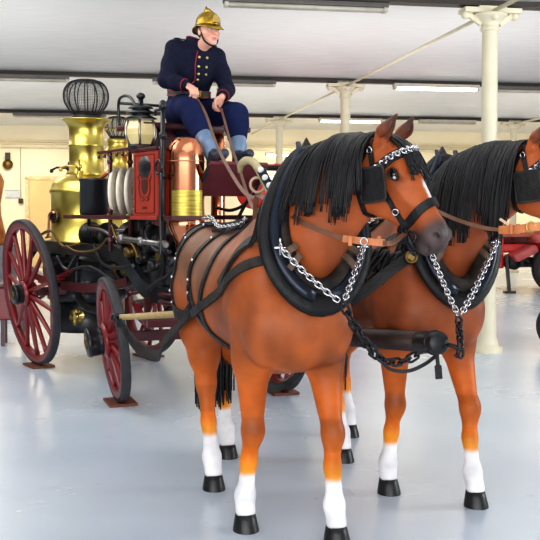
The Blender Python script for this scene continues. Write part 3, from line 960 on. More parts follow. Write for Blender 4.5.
def bridle(h, label):
    t = hthing(h, 'bridle', label, 'bridle')
    H = h.H
    def drape(ctrl, off=.007, n=6): return on(h, [H(*q) for q in ctrl], off, n)
    P, N = drape([(.08, -.08, -.11), (.095, -.03, -.105), (.10, .02, -.10), (.10, .07, -.085), (.105, .11, -.045), (.105, .115, 0), (.105, .11, .045), (.10, .07, .085), (.10, .02, .10), (.095, -.03, .105)], .010)
    bb = obj('browband', MB().strap(P, N, .042, .009), M_leather, t)
    obj('browband_chain', MB().chain([p + n * .010 for p, n in list(zip(P, N))[8:-8]], .021, .032, .0044, twist=PI / 4), M_steel, bb)
    P, N = drape([(.37, -.13, 0), (.365, -.10, -.055), (.36, -.02, -.075), (.352, .05, -.05), (.35, .072, 0), (.352, .05, .05), (.36, -.02, .075), (.365, -.10, .055), (.37, -.13, 0)], .009)
    obj('noseband', MB().strap(P, N, .038, .012), M_leather, t)
    for s in (-1, 1):
        P, N = drape([(-.03, .07, s * .02), (-.015, .03, s * .085), (.03, .0, s * .10), (.10, -.03, s * .10), (.20, -.05, s * .10), (.30, -.07, s * .085), (.37, -.085, s * .07)], .009)
        ck = obj('cheekpiece', MB().strap(P, N, .022, .008), M_leather, t)
        for q in (10, 22, 30): obj('buckle', MB().ring(P[q] + N[q] * .006, N[q], .013, .003), M_steel, ck)
        P, N = drape([(-.02, .03, s * .085), (.02, -.06, s * .10), (.10, -.14, s * .09), (.17, -.18, s * .05), (.19, -.19, 0)], .009)
        obj('throatlash', MB().strap(P, N, .020, .008), M_leather, t)
        l, n = surf(h, H(.075, -.085, s * .1)); obj('rosette', MB().lathe([(.0, .012), (.015, .011), (.023, .005), (.024, 0), (0, 0)], l + n * .014, n), M_steel, t)
        # blinder: rounded square leather plate standing off the cheek
        c = H(.146, -.064, s * .120); ax = h.a; ay = h.n; az = (h.s * s)
        ol = []; hw, hh, rr = .074, .064, .016
        for cx, cy, a0 in ((hw - rr, hh - rr, 0), (-hw + rr, hh - rr, 90), (-hw + rr, -hh + rr, 180), (hw - rr, -hh + rr, 270)):
            for k in range(5):
                a = math.radians(a0 + k * 22.5); ol.append((cx + rr * math.cos(a), cy + rr * math.sin(a)))
        vx = (ax * .93 - ay * .36).normalized(); vx = (V((0, 0, -1)) * .75 + vx * .45).normalized()
        vy = (ay - vx * ay.dot(vx) + az * .08).normalized(); vz = vx.cross(vy).normalized()
        Mx = Matrix((vx, vy, vz)).transposed().to_4x4(); Mx.translation = c
        b = MB(); b.plate(ol, .008, Mx)
        bl = obj('blinder', b, M_leather, t)
        b = MB(); b.tube([Mx @ V((x * .97, y * .97, 0)) for x, y in ol], .0058, 6, closed=True); obj('blinder_rim', b, M_leatherg, bl)
        b = MB(); b.tube(spline([Mx @ V((-hw * .8, hh * .9, 0)), H(.09, .055, s * .10), H(.085, .10, s * .05), H(.08, .115, s * .02)], 6), .006, 6); obj('blinder_stay', b, M_leather, bl)
        # bit, its ring and the rein buckle
        q = H(.425, -.075, s * .075)
        obj('bit_ring', MB().ring(q, h.s, .024, .005), M_iron, t)
        b = MB(); b.tube([q + h.a * .05 - h.n * .02, q - h.a * .05 + h.n * .0], .009, 8)
        b.tube(spline([q - h.n * .03, H(.40, -.12, s * .05), H(.39, -.14, 0)], 5), .014, 8)
        obj('bit_cheek', b, M_iron, t)
    # leather drop lying on the forehead
    P, N = drape([(.085, .12, .012), (.11, .14, .02), (.15, .14, .026), (.19, .12, .030), (.225, .11, .032)], .020, 5)
    wv = [.012 + .044 * math.sin(PI * (i / (len(P) - 1)) ** .8) for i in range(len(P))]
    obj('forehead_drop', MB().strap(P, N, wv, .007), M_leather, t)
    b = MB()
    for k in range(3): b.ring(H(.43 + .012 * k, -.12 - .012 * k, .0 + .02 * (k - 1)), h.n, .022, .006)
    obj('curb_chain', b, M_iron, t)
    return t
bridle(horse1, 'black bridle with square blinders on the near bay horse')
bridle(horse2, 'black bridle with silver rosette on the far bay horse, cut by the picture edge')
# ================================================================== the steam fire engine
YAW_E = math.radians(33 - 90)
OE = V((-1.735, 9.40, 0))
EM = Matrix.Translation(OE) @ Matrix.Rotation(YAW_E, 4, 'Z'); EMI = EM.inverted()
def ep(px, py, y):
    """engine-frame point on the plane y = const seen at a pixel"""
    o = EMI @ V((0, 0, CAMH)); d = (EMI.to_3x3() @ (at(px, py, 1.0) - V((0, 0, CAMH))))
    k = (y - o.y) / d.y; return o + d * k
M_red = mat('carriage_red', rgb(120, 27, 31), .38, var=.14, scale=5, coat=.3)
M_redl = mat('vermilion_panel', rgb(166, 54, 40), .4, var=.10, scale=6, coat=.2)
M_maroon = mat('maroon_paint', rgb(74, 24, 29), .4, var=.15, scale=6, coat=.25)
M_tyre = mat('grey_rubber_tyre', rgb(54, 52, 55), .6, var=.2, scale=14)
M_brassb = mat('polished_brass', rgb(214, 192, 100), .30, 1.0, var=.05, scale=4, bump=.05, bscale=6)
M_copper = mat('polished_copper', rgb(224, 144, 108), .16, 1.0, var=.06, scale=4)
M_copperd = mat('dull_copper', rgb(200, 140, 118), .34, 1.0, var=.1, scale=6)
M_iron2 = mat('engine_black', rgb(22, 24, 29), .36, var=.25, scale=9, coat=.2)
M_machine = mat('oily_machinery', rgb(52, 50, 50), .4, .5, scale=14, col2=rgb(24, 24, 27))
M_block = mat('brown_wood_block', rgb(112, 62, 46), .6, var=.25, scale=12, stretch=(1, 6, 6))
M_hose = mat('canvas_hose', rgb(236, 228, 212), .85, var=.07, scale=20, bump=.3)
M_wire = mat('black_wire', rgb(26, 26, 28), .5, var=.2, scale=10)
M_glass = mat('amber_lamp_glass', rgb(226, 206, 150), .12, var=.12, scale=7, spec=.8)
M_emb = mat('dark_emblem', rgb(74, 34, 26), .5, var=.15, scale=20)

eng = thing('steam_fire_engine', 'antique steam fire engine with brass boiler, copper vessel and red spoked wheels', 'fire engine', OE, YAW_E)

def make_wheel(R, nsp, parent, name='wheel', hubr=.10, hubl=.09):
    """wheel in the x-z plane, outer face towards -y, centred on its own origin"""
    w = bpy.data.objects.new(name, None); COL.objects.link(w); w.parent = parent
    b = MB(); b.lathe([(R - .028, -.036), (R - .004, -.034), (R, -.022), (R, .022), (R - .004, .034), (R - .028, .036), (R - .028, -.036)], axis=(0, 1, 0), n=72); obj('tyre', b, M_tyre, w)
    b = MB(); b.lathe([(R - .028, -.034), (R - .085, -.030), (R - .092, -.018), (R - .092, .018), (R - .085, .030), (R - .028, .034)], axis=(0, 1, 0), n=72); obj('felloe', b, M_red, w)
    dish = -.03
    for i in range(nsp):
        a = 2 * PI * (i + .5) / nsp; d = V((math.cos(a), 0, math.sin(a)))
        b = MB(); r0, r1 = hubr * .85, R - .085
        pts = [d * (r0 + (r1 - r0) * t) + V((0, dish * (1 - t), 0)) for t in (0, .15, .5, .85, 1)]
        b.tube(pts, [.030, .026, .025, .021, .026], 8, squash=(1, .8), up=(0, 1, 0)); obj('spoke', b, M_red, w)
    b = MB(); b.lathe([(.0, -.06), (hubr * .95, -.06), (hubr, -.05), (hubr * 1.18, -.035), (hubr * 1.18, -.025), (hubr * 1.02, -.01), (hubr * 1.02, .03), (hubr * .9, .08), (0, .08)], (0, dish, 0), (0, 1, 0), 28); obj('hub', b, M_red, w)
    b = MB(); b.lathe([(0, -hubl), (hubr * .55, -hubl), (hubr * .60, -hubl + .004), (hubr * .92, -hubl + .002), (hubr * .98, -hubl + .015), (hubr * .98, -hubl + .03), (hubr * .94, -hubl + .032), (hubr * .94, -.02), (hubr * .98, .0), (0, .0)], (0, dish - .05, 0), (0, 1, 0), 28)
    cp = obj('hub_cap', b, M_iron2, w)
    b = MB(); b.lathe([(0, -.012), (hubr * .4, -.010), (hubr * .46, 0), (0, .004)], (0, dish - .05 - hubl, 0), (0, 1, 0), 20); obj('hub_boss', b, M_brassdull, w)
    return w
RW, FW = .700, .485
wr = make_wheel(RW, 14, eng); wr.location = (0, -.66, RW + .018)
CAMBER = math.radians(6.5); wr.rotation_euler = (CAMBER, 0, 0)
wl = dup(wr, parent=eng); wl.location = (0, .66, RW + .018); wl.rotation_euler = (CAMBER, 0, PI)
STEER = YAW_H - YAW_E
FX = 2.20
def fr(x, y, z=0):
    c, s_ = math.cos(STEER), math.sin(STEER); return V((FX + x * c - y * s_, x * s_ + y * c, z))
wf = make_wheel(FW, 12, eng, hubr=.115, hubl=.125); wf.location = fr(0, -.72, FW + .018); wf.rotation_euler = (CAMBER, 0, STEER)
wf2 = dup(wf, parent=eng); wf2.location = fr(0, .72, FW + .018); wf2.rotation_euler = (CAMBER, 0, STEER + PI)
# wooden blocks under the wheels
LB = ['brown wooden block under the large rear wheel facing the camera', 'brown wooden block under the small front wheel by the near horse',
      'brown wooden block under the rear wheel on the far side', 'brown wooden block under the far front wheel behind the horse']
for i, (p, yw) in enumerate(((V((0, -.66 + .08, 0)), 0), (fr(0, -.72 + .056), STEER), (V((0, .66 - .08, 0)), 0), (fr(0, .72 - .056), STEER))):
    b = MB(); b.box((0, 0, .011), (.30, .22, .022), bev=.006)
    tag(obj('wheel_block', b, M_block, None, EM @ p, YAW_E + yw), LB[i], 'block', 'wooden blocks under the engine wheels')

# axles, springs, frame
b = MB(); b.bar((0, -.60, RW + .02), (0, .60, RW + .02), .07, .08, bev=.01); obj('axle', b, M_maroon, eng)
b = MB(); b.bar(fr(0, -.68, FW + .035), fr(0, .68, FW + .035), .07, .08, bev=.01); obj('axle', b, M_maroon, eng)
BX = ep(87, 230, 0).x
for s in (-1, 1):
    b = MB()
    for k in range(5):
        L = .62 - .11 * k
        P = [V((.0 + L * t, s * .49, RW + .16 - .09 * (1 - t * t * (L / .62) ** 2) + .09 - .017 * k)) for t in [i / 6 - 1 for i in range(13)]]
        b.strap(P, V((0, 0, 1)), .06, .015)
    obj('leaf_spring', b, M_red, eng)
    b = MB()
    b.bar((BX - .45, s * .40, 1.14), (1.35, s * .40, 1.14), .06, .12, bev=.01)
    P = spline([(1.3, s * .40, 1.15), (1.52, s * .40, 1.12), (1.72, s * .38, 1.00), (1.9, s * .34, .86), (2.2, s * .30, .82), (2.45, s * .28, .82)], 8)
    b.strap(P, V((0, 1, 0)), .13, .06)
    obj('frame_rail', b, M_iron2, eng)
    
    for p_, q_ in (((-.3, s * .40, 1.1), (0.0, s * .49, RW + .22)), ((.3, s * .40, 1.1), (.05, s * .49, RW + .22)), ((-.58, s * .49, .96), (-.58, s * .40, 1.1)), ((.58, s * .49, .96), (.58, s * .40, 1.1))):
        obj('spring_hanger', MB().bar(p_, q_, .04, .04, bev=.005), M_iron2, eng)
    b = MB()
    for k in range(4):
        L = .42 - .08 * k
        P = [fr(L * t, s * .46, FW + .17 + .06 - .08 * (1 - t * t * (L / .42) ** 2) - .014 * k + .02) for t in [i / 6 - 1 for i in range(13)]]
        b.strap(P, V((0, 0, 1)), .055, .013)
    obj('leaf_spring', b, M_red, eng)
    for p_, q_ in ((fr(.05, s * .46, FW + .08), fr(.05, s * .46, .82)), (fr(-.42, s * .46, FW + .25), fr(-.3, s * .2, .80)), (fr(.42, s * .46, FW + .25), fr(.55, s * .12, .70))):
        obj('spring_bracket', MB().bar(p_, q_, .04, .04, bev=.005), M_maroon, eng)
    # futchells running forward to the splinter bar
    b = MB(); b.bar(fr(-.55, s * .10, .62), fr(.75, s * .16, .66), .05, .06, bev=.01); obj('futchell', b, M_maroon, eng)
for x in (BX - .45, -.25, .55, 1.3):
    obj('cross_member', MB().bar((x, -.40, 1.13), (x, .40, 1.13), .06, .09, bev=.01), M_iron2, eng)
b = MB(); b.ring(V((FX, 0, .84)), (0, 0, 1), .34, .022, 40); b.ring(V((FX, 0, .78)), (0, 0, 1), .34, .02, 40); b.tube([(FX, 0, .5), (FX, 0, .9)], .03, 10)
for k in range(3): b.bar(V((FX, 0, .80)) + V((math.cos(k * PI / 3), math.sin(k * PI / 3), 0)) * .34, V((FX, 0, .80)) - V((math.cos(k * PI / 3), math.sin(k * PI / 3), 0)) * .34, .04, .03)
obj('turntable', b, M_maroon, eng)
b = MB(); b.bar(fr(.72, -.62, .70), fr(.72, .62, .70), .06, .06, bev=.012); obj('splinter_bar', b, M_maroon, eng)

# ---- boiler
bc = (BX, 0, 0)
b = MB(); b.lathe([(0, .30), (.36, .30), (.37, .32), (.37, .62), (.0, .62)], bc); obj('ash_pan', b, M_iron2, eng)
b = MB(); b.lathe([(.37, .60), (.395, .62), (.395, .70), (.375, .72), (.375, .95), (.40, .97), (.40, 1.03), (.375, 1.05), (.375, 1.13), (.40, 1.14), (.40, 1.18), (0, 1.18)], bc, n=48)
for k in range(40):
    a = 2 * PI * k / 40; d = V((math.cos(a), math.sin(a), 0))
    for z, r in ((.66, .395), (1.0, .40)): b.ball(V(bc) + d * r + V((0, 0, z)), .011, 6, 4)
obj('firebox', b, M_iron2, eng)
b = MB(); b.lathe([(.345, 1.16), (.375, 1.17), (.375, 1.20), (.352, 1.215), (.352, 1.66), (.365, 1.67), (.365, 1.70), (.352, 1.71), (.345, 1.755), (.31, 1.80), (.25, 1.835), (.19, 1.855), (.18, 1.88)], bc, n=56)
obj('boiler', b, M_brassb, eng)
b = MB(); b.lathe([(.20, 1.85), (.20, 1.875), (.172, 1.90), (.172, 2.13), (.178, 2.135), (.178, 2.15), (.172, 2.155), (.172, 2.29), (.176, 2.32), (.20, 2.365), (.245, 2.395), (.252, 2.40), (.245, 2.41), (.19, 2.39), (.15, 2.38)], bc, n=48)
obj('chimney', b, M_brassb, eng)
def cage(parent, c, s=1.0, dens=1.0):
    b = MB(); b.lathe([(.145 * s, 0), (.152 * s, 0), (.152 * s, .065 * s), (.145 * s, .065 * s), (.145 * s, 0)], c, n=32); cg = obj('spark_cage_band', b, M_wire, parent)
    prof = [(.150, .06), (.185, .115), (.225, .18), (.240, .25), (.232, .32), (.20, .375), (.155, .41), (.11, .42)]
    b = MB(); P = spline([(r * s, 0, h * s) for r, h in prof], 4)
    for k in range(14):
        a = 2 * PI * k / 14; b.tube([V(c) + V((p.x * math.cos(a), p.x * math.sin(a), p.z)) for p in P], .0065 * s, 6)
    b.lathe([(.0, .418 * s), (.115 * s, .416 * s), (.118 * s, .424 * s), (.11 * s, .432 * s), (0, .434 * s)], c, n=24)
    obj('spark_cage_ribs', b, M_wire, cg)
    b = MB()
    for k in range(72):
        a = 2 * PI * k / 72; b.tube([V(c) + V((p.x * .985 * math.cos(a), p.x * .985 * math.sin(a), p.z)) for p in P[::3]], .0013 * s, 3, cap=False)
    for k in range(1, 30):
        i = k * (len(P) - 1) / 30; p = P[int(i)].lerp(P[min(int(i) + 1, len(P) - 1)], i % 1)
        b.ring(V(c) + V((0, 0, p.z)), (0, 0, 1), p.x * .985, .0013 * s, 36, 3)
    obj('spark_cage_gauze', b, M_wire, cg)
cage(eng, V((BX, 0, 2.395)), .94)
# tap on the firebox, gauges and fittings of the boiler
ta = math.radians(-38); td = V((math.cos(ta), math.sin(ta), 0)); ts = V((-td.y, td.x, 0)); q = V((BX, 0, .47)) + td * .365
b = MB(); b.lathe([(.075, 0), (.075, .015), (.04, .022), (.026, .07), (.034, .075), (.034, .09), (0, .09)], q, td, 16)
for k in range(6): b.ball(q + td * .018 + ts * (.056 * math.cos(k * PI / 3)) + V((0, 0, .056 * math.sin(k * PI / 3))), .010, 6, 4)
b.tube([q + td * .085, q + td * .09 - V((0, 0, .08))], .014, 8); b.bar(q + td * .10 + V((0, 0, .06)), q + td * .10 - V((0, 0, .03)), .02, .02)
obj('drain_tap', b, M_brass, eng)
def vtube(ctrl, r, m, name, n=8, k=6):
    return obj(name, MB().tube(spline(ctrl, k), r, n), m, eng)
q0 = ep(62, 243, -.30); q1 = ep(82, 232, -.42)
a = math.radians(-80); dr_ = V((math.cos(a), math.sin(a), 0))
b = MB(); b.lathe([(0, .022), (.045, .022), (.06, .012), (.066, 0), (.066, -.02)], V(bc) + dr_ * .36 + V((0, 0, 1.44)), dr_, 24)
go = obj('pressure_gauge', b, M_iron2, eng); go['label'] = 'dark dial with brass rim'
b = MB(); b.ring(V(bc) + dr_ * .378 + V((0, 0, 1.44)), dr_, .062, .008, 24); obj('gauge_rim', b, M_brassdull, go)
# copper pipe hugging the boiler foot
P = [V((BX + .40 * math.cos(t), .40 * math.sin(t), z)) for t, z in ((-2.5, 1.23), (-2.1, 1.23), (-1.75, 1.23), (-1.6, 1.26), (-1.55, 1.36), (-1.5, 1.46), (-1.3, 1.48))]
vtube(P, .013, M_copperd, 'copper_pipe')
P = [V((BX + .30, .0, 1.78)), V((BX + .40, .06, 1.86)), V((BX + .50, .16, 1.86)), V((BX + .55, .26, 1.76)), V((BX + .55, .28, 1.5))]
vtube(P, .022, M_copper, 'steam_pipe')
# safety valve and whistle on the shoulder
for dx, dy in ((-.22, -.10), (.20, -.16)):
    b = MB(); c = V((BX + dx, dy, 1.80))
    b.lathe([(.03, 0), (.03, .03), (.018, .05), (.018, .10), (.03, .11), (.03, .14), (.012, .15), (.012, .19), (0, .19)], c, n=14)
    b.tube([c + V((0, 0, .125)), c + V((-.10, -.09, .135)), c + V((-.15, -.13, .11))], .011, 6)
    b.ball(c + V((-.15, -.13, .10)), .022, 8, 6)
    obj('safety_valve', b, M_brass if dx > 0 else M_machine, eng)

# ---- platform, posts and rails on the side we see
yb = -.52
p0, p1 = ep(64, 215, yb), ep(166, 221, yb)
zb = 1.44
b = MB(); b.bar((p0.x, yb + .12, zb), (p1.x + .1, yb + .12, zb), .26, .035, bev=.006); obj('side_board', b, M_maroon, eng)
b = MB(); b.bar((p0.x + .3, -yb - .12, zb), (p1.x + .1, -yb - .12, zb), .26, .035, bev=.006); obj('side_board', b, M_maroon, eng)
xp = ep(108, 200, yb).x; xs = ep(98, 155, yb).x; xe = ep(135, 155, yb).x; zs = 1.98
b = MB(); b.bar((xs, yb + .1, zs), (xe + .1, yb + .1, zs), .22, .022, bev=.004)
for k in range(6): b.tube([(xs + .02 + k * .12, yb, zs - .02), (xs + .02 + k * .12, yb, zs - .05)], .012, 6)
obj('rack_shelf', b, M_maroon, eng)
for y_ in (yb + .02, yb + .2):
    b = MB(); b.tube([(xp, y_, 1.16), (xp, y_, zs)], .018, 8)
    for z in (1.25, 1.5, 1.72, 1.9): b.ball((xp, y_, z), .027, 8, 6)
    obj('rack_post', b, M_maroon, eng)
for x_ in (p0.x + .25, ep(125, 200, yb).x):
    b = MB(); b.tube([(x_, yb + .14, 1.2), (x_, yb + .14, zb)], .016, 8); obj('board_bracket', b, M_machine, eng)
c = ep(94, 215, yb + .14)
b = MB(); b.lathe([(0, .0), (.118, .0), (.125, .01), (.125, .30), (.131, .305), (.131, .32), (.118, .32), (.118, .03), (0, .03)], (c.x, c.y, zb + .018), n=32); obj('water_bucket', b, M_iron2, eng)
# hose coil
c = ep(124, 197, yb + .16)
hs = thing('hose_coil', 'coiled cream canvas hose on the side board behind the red box', 'hose', EM @ V((c.x, c.y, zb + .215)), YAW_E + math.radians(-40))
for k in range(3):
    b = MB()
    for j in range(5): b.ring(V((0, (k - 1) * .068, 0)), (0, 1, 0), .186 - .032 * j, .017, 40, 8)
    o = obj('hose_turn', b, M_hose, hs)
# red tool box, lamp, tall black post
bx0, bx1 = ep(133, 184, yb), ep(157, 184, yb); xm = (bx0.x + bx1.x) / 2; wx = bx1.x - bx0.x
zlo, zhi = ep(145, 217, yb).z, ep(145, 151, yb).z
tb = obj('tool_box', MB().box((xm, yb + .08, (zlo + zhi) / 2), (wx, .16, zhi - zlo), bev=.012), M_redl, eng)
b = MB(); b.box((xm, yb + .08, zhi + .012), (wx + .03, .19, .024), bev=.006); obj('box_lid', b, M_maroon, tb)
b = MB(); b.box((xm, yb + .08, zlo - .006), (wx + .04, .20, .028), bev=.006); obj('box_plinth', b, M_redl, tb)
b = MB(); b.lathe([(0, .014), (.07, .012), (.085, 0)], (0, 0, 0), (0, -1, 0), 24); b.xf(Matrix.Translation((xm, yb - .002, zhi - .12)) @ Matrix.Diagonal((1.25, 1, 1.0, 1))); obj('oval_plate', b, M_iron2, tb)
ol = MB()
hw_, hh_ = wx * .40, (zhi - zlo) * .44
ol.tube([(xm - hw_, yb - .002, (zlo + zhi) / 2 - hh_), (xm + hw_, yb - .002, (zlo + zhi) / 2 - hh_), (xm + hw_, yb - .002, (zlo + zhi) / 2 + hh_), (xm - hw_, yb - .002, (zlo + zhi) / 2 + hh_)], .004, 4, closed=True)
obj('gold_line', ol, M_emb, tb)
b = MB(); zc = zlo + (zhi - zlo) * .47                       # crowned shield emblem in scrolls
def flat(b, pts, t=.004): b.plate([(x_ * 1.45, z_) for x_, z_ in pts], t, Matrix(((1, 0, 0, xm), (0, 0, -1, yb - .003), (0, 1, 0, zc), (0, 0, 0, 1))))
SXE = 1.9
flat(b, [(-.035, .05), (.035, .05), (.035, -.02), (.02, -.05), (0, -.065), (-.02, -.05), (-.035, -.02)])
flat(b, [(-.04, .06), (-.045, .10), (-.02, .08), (0, .11), (.02, .08), (.045, .10), (.04, .06)])
for s in (-1, 1):
    b.tube(spline([(xm + s * x * 1.5, yb - .004, zc + z) for x, z in ((.01, -.085), (.05, -.07), (.065, -.02), (.06, .04), (.075, .07), (.055, .09))], 5), .0035, 5)
    b.tube(spline([(xm + s * x * 1.5, yb - .004, zc + z) for x, z in ((.0, -.10), (.03, -.11), (.055, -.09))], 4), .0035, 5)
for k in range(3): b.bar((xm - .04 + .027 * k, yb - .004, zc - .165), (xm - .022 + .027 * k, yb - .004, zc - .165), .004, .016)
obj('emblem', b, M_emb, tb)
# lamp
lq = ep(141, 150, yb + .06); lc = V((lq.x, lq.y, zhi + .03))
lamp = obj('lamp', MB().lathe([(0, 0), (.085, 0), (.105, .015), (.105, .03), (.095, .04), (.0, .04)], lc, n=8), M_iron2, eng)
b = MB(); b.lathe([(.092, .04), (.122, .13), (.122, .19), (.10, .27)], lc, n=6, sharp=True); obj('lamp_glass', b, M_glass, lamp)
b = MB()
for k in range(6):
    a = 2 * PI * k / 6
    d, sd_, u_ = frame((0, 0, 1)); e = lambda r, h: lc + (sd_ * math.cos(a) + u_ * math.sin(a)) * r + V((0, 0, h))
    b.tube([e(.096, .035), e(.125, .13), e(.125, .19), e(.104, .275)], .009, 6)
b.lathe([(.10, .265), (.112, .272), (.112, .285), (.09, .29)], lc, n=6, sharp=True)
obj('lamp_frame', b, mat('silvered_lamp_frame', rgb(176, 172, 160), .3, 1.0, scale=10), lamp)
b = MB(); b.lathe([(.10, .285), (.125, .29), (.07, .325), (.07, .335), (.11, .34), (.11, .35), (.065, .375), (.065, .385), (.095, .39), (.09, .40), (.04, .43), (.02, .44), (.02, .49), (0, .49)], lc, n=20)
b.ball(lc + V((0, 0, .51)), .034, 12, 8); obj('lamp_chimney', b, M_iron2, lamp)
b = MB(); b.ball(lc + V((0, 0, .15)), .05, 12, 8); obj('lamp_burner', b, M_brass, lamp)
for o_ in [lamp] + list(lamp.children):
    o_.data.transform(Matrix.Translation(lc) @ Matrix.Diagonal((1.04, 1.04, .80, 1)) @ Matrix.Translation(-lc))
# tall black post with hook and bracket
pp = ep(163, 150, yb + .02); ptop = ep(163, 106, yb + .02).z
b = MB(); b.tube([(pp.x, pp.y, .95), (pp.x, pp.y, ptop)], .018, 10)
for z in (1.2, 1.45, 1.75, 2.05, ptop): b.lathe([(0, -.02), (.028, -.02), (.030, 0), (.028, .02), (0, .02)], (pp.x, pp.y, z), n=12)
b.ball((pp.x, pp.y, ptop + .02), .026, 10, 8)
b.tube([(pp.x, pp.y, ptop - .02), (pp.x - .12, pp.y, ptop - .02), (pp.x - .13, pp.y, ptop - .06)], .012, 8)
b.tube(spline([(pp.x + .03, pp.y - .04, ptop - .3), (pp.x + .06, pp.y - .05, ptop - .5), (pp.x + .03, pp.y - .04, ptop - .8), (pp.x + .04, pp.y - .04, 1.15)], 6), .010, 8)
b.ring((pp.x + .03, pp.y - .05, ptop - .45), (0, 1, 0), .05, .010, 16); obj('black_post', b, M_iron2, eng)

# ---- copper air vessel
cv = ep(186, 180, -.33); r_ = .137
ztop = ep(186, 136, -.33).z; zbt = ep(186, 224, -.33).z
av = obj('air_vessel', MB().lathe([(.055, zbt - .34), (.075, zbt - .30), (.085, zbt - .14), (.13, zbt - .05), (r_, zbt - .02), (r_ + .006, zbt), (r_, zbt + .02), (r_, ztop - .17), (r_ * .98, ztop - .13), (r_ * .90, ztop - .075), (r_ * .72, ztop - .03), (r_ * .42, ztop - .006), (0, ztop)], (cv.x, cv.y, 0), n=56), M_copper, eng)
b = MB(); n_ = 14; vs = []
for i in range(n_ + 1):
    a = math.radians(-76 + 106 * i / n_)
    for z in (zbt + .03, zbt + .25): vs.append((cv.x + (r_ + .004) * math.cos(a), cv.y + (r_ + .004) * math.sin(a), z))
b.add(vs, [(2 * i, 2 * i + 2, 2 * i + 3, 2 * i + 1) for i in range(n_)]); obj('brass_plate', b, mat('engraved_brass', rgb(206, 188, 96), .38, .7, scale=40, col2=rgb(160, 136, 58), stretch=(.2, .2, 3)), av)
b = MB()
for z in (ztop - .19, zbt + .03): b.ring((cv.x, cv.y, z), (0, 0, 1), r_ + .001, .005, 48, 6)
obj('seam_band', b, M_copperd, av)
c2 = ep(218, 210, .34)
b = MB(); b.lathe([(.055, .95), (.06, 1.1), (.06, ep(218, 130, .34).z - .08), (.045, ep(218, 130, .34).z - .03), (0, ep(218, 130, .34).z)], (c2.x, c2.y, 0), n=24); obj('copper_column', b, M_copper, eng)
# ---- pump gear between boiler and vessel
rng = random.Random(11)
for s in (-1, 1):
    b = MB(); b.lathe([(0, 0), (.10, 0), (.12, .02), (.12, .05), (.095, .06), (.095, .42), (.12, .43), (.12, .46), (.10, .48), (0, .48)], (.35, s * .2, 1.27), (1, 0, 0), 24); obj('steam_cylinder', b, M_machine, eng)
    b = MB(); b.tube([(.83, s * .2, 1.27), (1.35, s * .2, 1.27)], .02, 10); b.box((1.08, s * .2, 1.27), (.10, .12, .12), bev=.02); obj('piston_rod', b, M_steel, eng)
    b = MB(); b.lathe([(0, 0), (.11, 0), (.13, .02), (.13, .06), (.10, .08), (.11, .3), (.13, .32), (.13, .36), (0, .36)], (1.35, s * .2, 1.25), (1, 0, 0), 24)
    b.lathe([(.07, -.25), (.09, -.2), (.07, .0), (.09, .1), (.06, .18), (0, .2)], (1.55, s * .22, 1.3), n=18); obj('pump_barrel', b, M_machine, eng)
b = MB(); b.ring((.98, 0, 1.12), (0, 1, 0), .26, .022, 36); b.tube([(.98, -.3, 1.12), (.98, .3, 1.12)], .025, 10)
for k in range(3): b.bar(V((.98, 0, 1.12)) + V((math.cos(k * PI / 3), 0, math.sin(k * PI / 3))) * .26, V((.98, 0, 1.12)) - V((math.cos(k * PI / 3), 0, math.sin(k * PI / 3))) * .26, .03, .03)
obj('flywheel', b, M_machine, eng)
for k, (ct, r, m) in enumerate(([[(-.3, -.47, 1.24), (.1, -.48, 1.30), (.4, -.48, 1.16), (.8, -.47, 1.2)], .014, M_brassdull], [[(.2, -.46, 1.06), (.5, -.48, .95), (1.0, -.46, 1.0), (1.5, -.44, .9)], .016, M_iron2],
        [[(.9, -.44, 1.35), (1.3, -.46, 1.33), (1.62, -.46, 1.24)], .020, M_steel], [[(1.2, -.3, 1.0), (1.5, -.34, .86), (1.7, -.3, 1.1), (1.75, -.2, 1.3)], .03, M_iron2],
        [[(-.1, -.46, 1.1), (-.05, -.50, .9), (.1, -.50, .75), (-.2, -.52, .62)], .016, M_iron2], [[(1.0, -.42, 1.2), (1.25, -.46, 1.06), (1.5, -.46, 1.02), (1.8, -.42, 1.05)], .018, M_machine],
        [[(.55, -.40, 1.05), (.6, -.42, .75), (.8, -.40, .62), (1.2, -.36, .62)], .035, M_machine], [[(1.6, .1, 1.05), (1.62, .1, .75), (1.4, .1, .6)], .05, M_machine])):
    vtube(ct, r, m, 'pipe')
b = MB(); b.box((1.55, 0, .98), (.46, .56, .26), bev=.03); obj('pump_body', b, M_machine, eng)
b = MB(); b.box((.35, 0, .98), (.7, .5, .10), bev=.02); obj('bed_plate', b, M_iron2, eng)
for x in (1.35, 1.55, 1.75):
    b = MB(); b.lathe([(.05, 0), (.055, .02), (.035, .03), (.035, .09), (.05, .10), (.05, .12), (0, .12)], (x, -.28, 1.0), (0, -1, 0), 14); obj('outlet', b, M_brassdull if x < 1.6 else M_machine, eng)
P = spline([ep(62, 285, -.47), ep(88, 288, -.48), ep(110, 286, -.46), ep(128, 282, -.40)], 8)
obj('reach_band', MB().strap(P, V((0, 1, 0)), .080, .03), M_maroon, eng)
P = [ep(120, 238, -.50), ep(166, 245, -.50)]
b = MB(); b.tube(P, .022, 10)
for t_ in (.06, .5, .94): b.lathe([(0, -.03), (.036, -.03), (.036, .03), (0, .03)], P[0].lerp(P[1], t_), P[1] - P[0], 14)
obj('pump_rod', b, mat('dull_steel', rgb(150, 148, 146), .4, 1.0, var=.2, scale=20), eng)
for k, (x_, y_) in enumerate(((128, 252), (140, 258), (152, 266), (160, 256), (147, 246), (171, 262))):
    c = ep(x_, y_, -.47); b = MB(); b.lathe([(0, .03), (.03, .028), (.045, .01), (.045, -.04), (0, -.04)], c, (0, -1, 0), 16)
    for j in range(6): b.ball(c + V((.035 * math.cos(j * PI / 3), -.02, .035 * math.sin(j * PI / 3))), .008, 6, 4)
    obj('valve_cover', b, (M_brassdull, M_machine, M_iron2)[k % 3], eng)
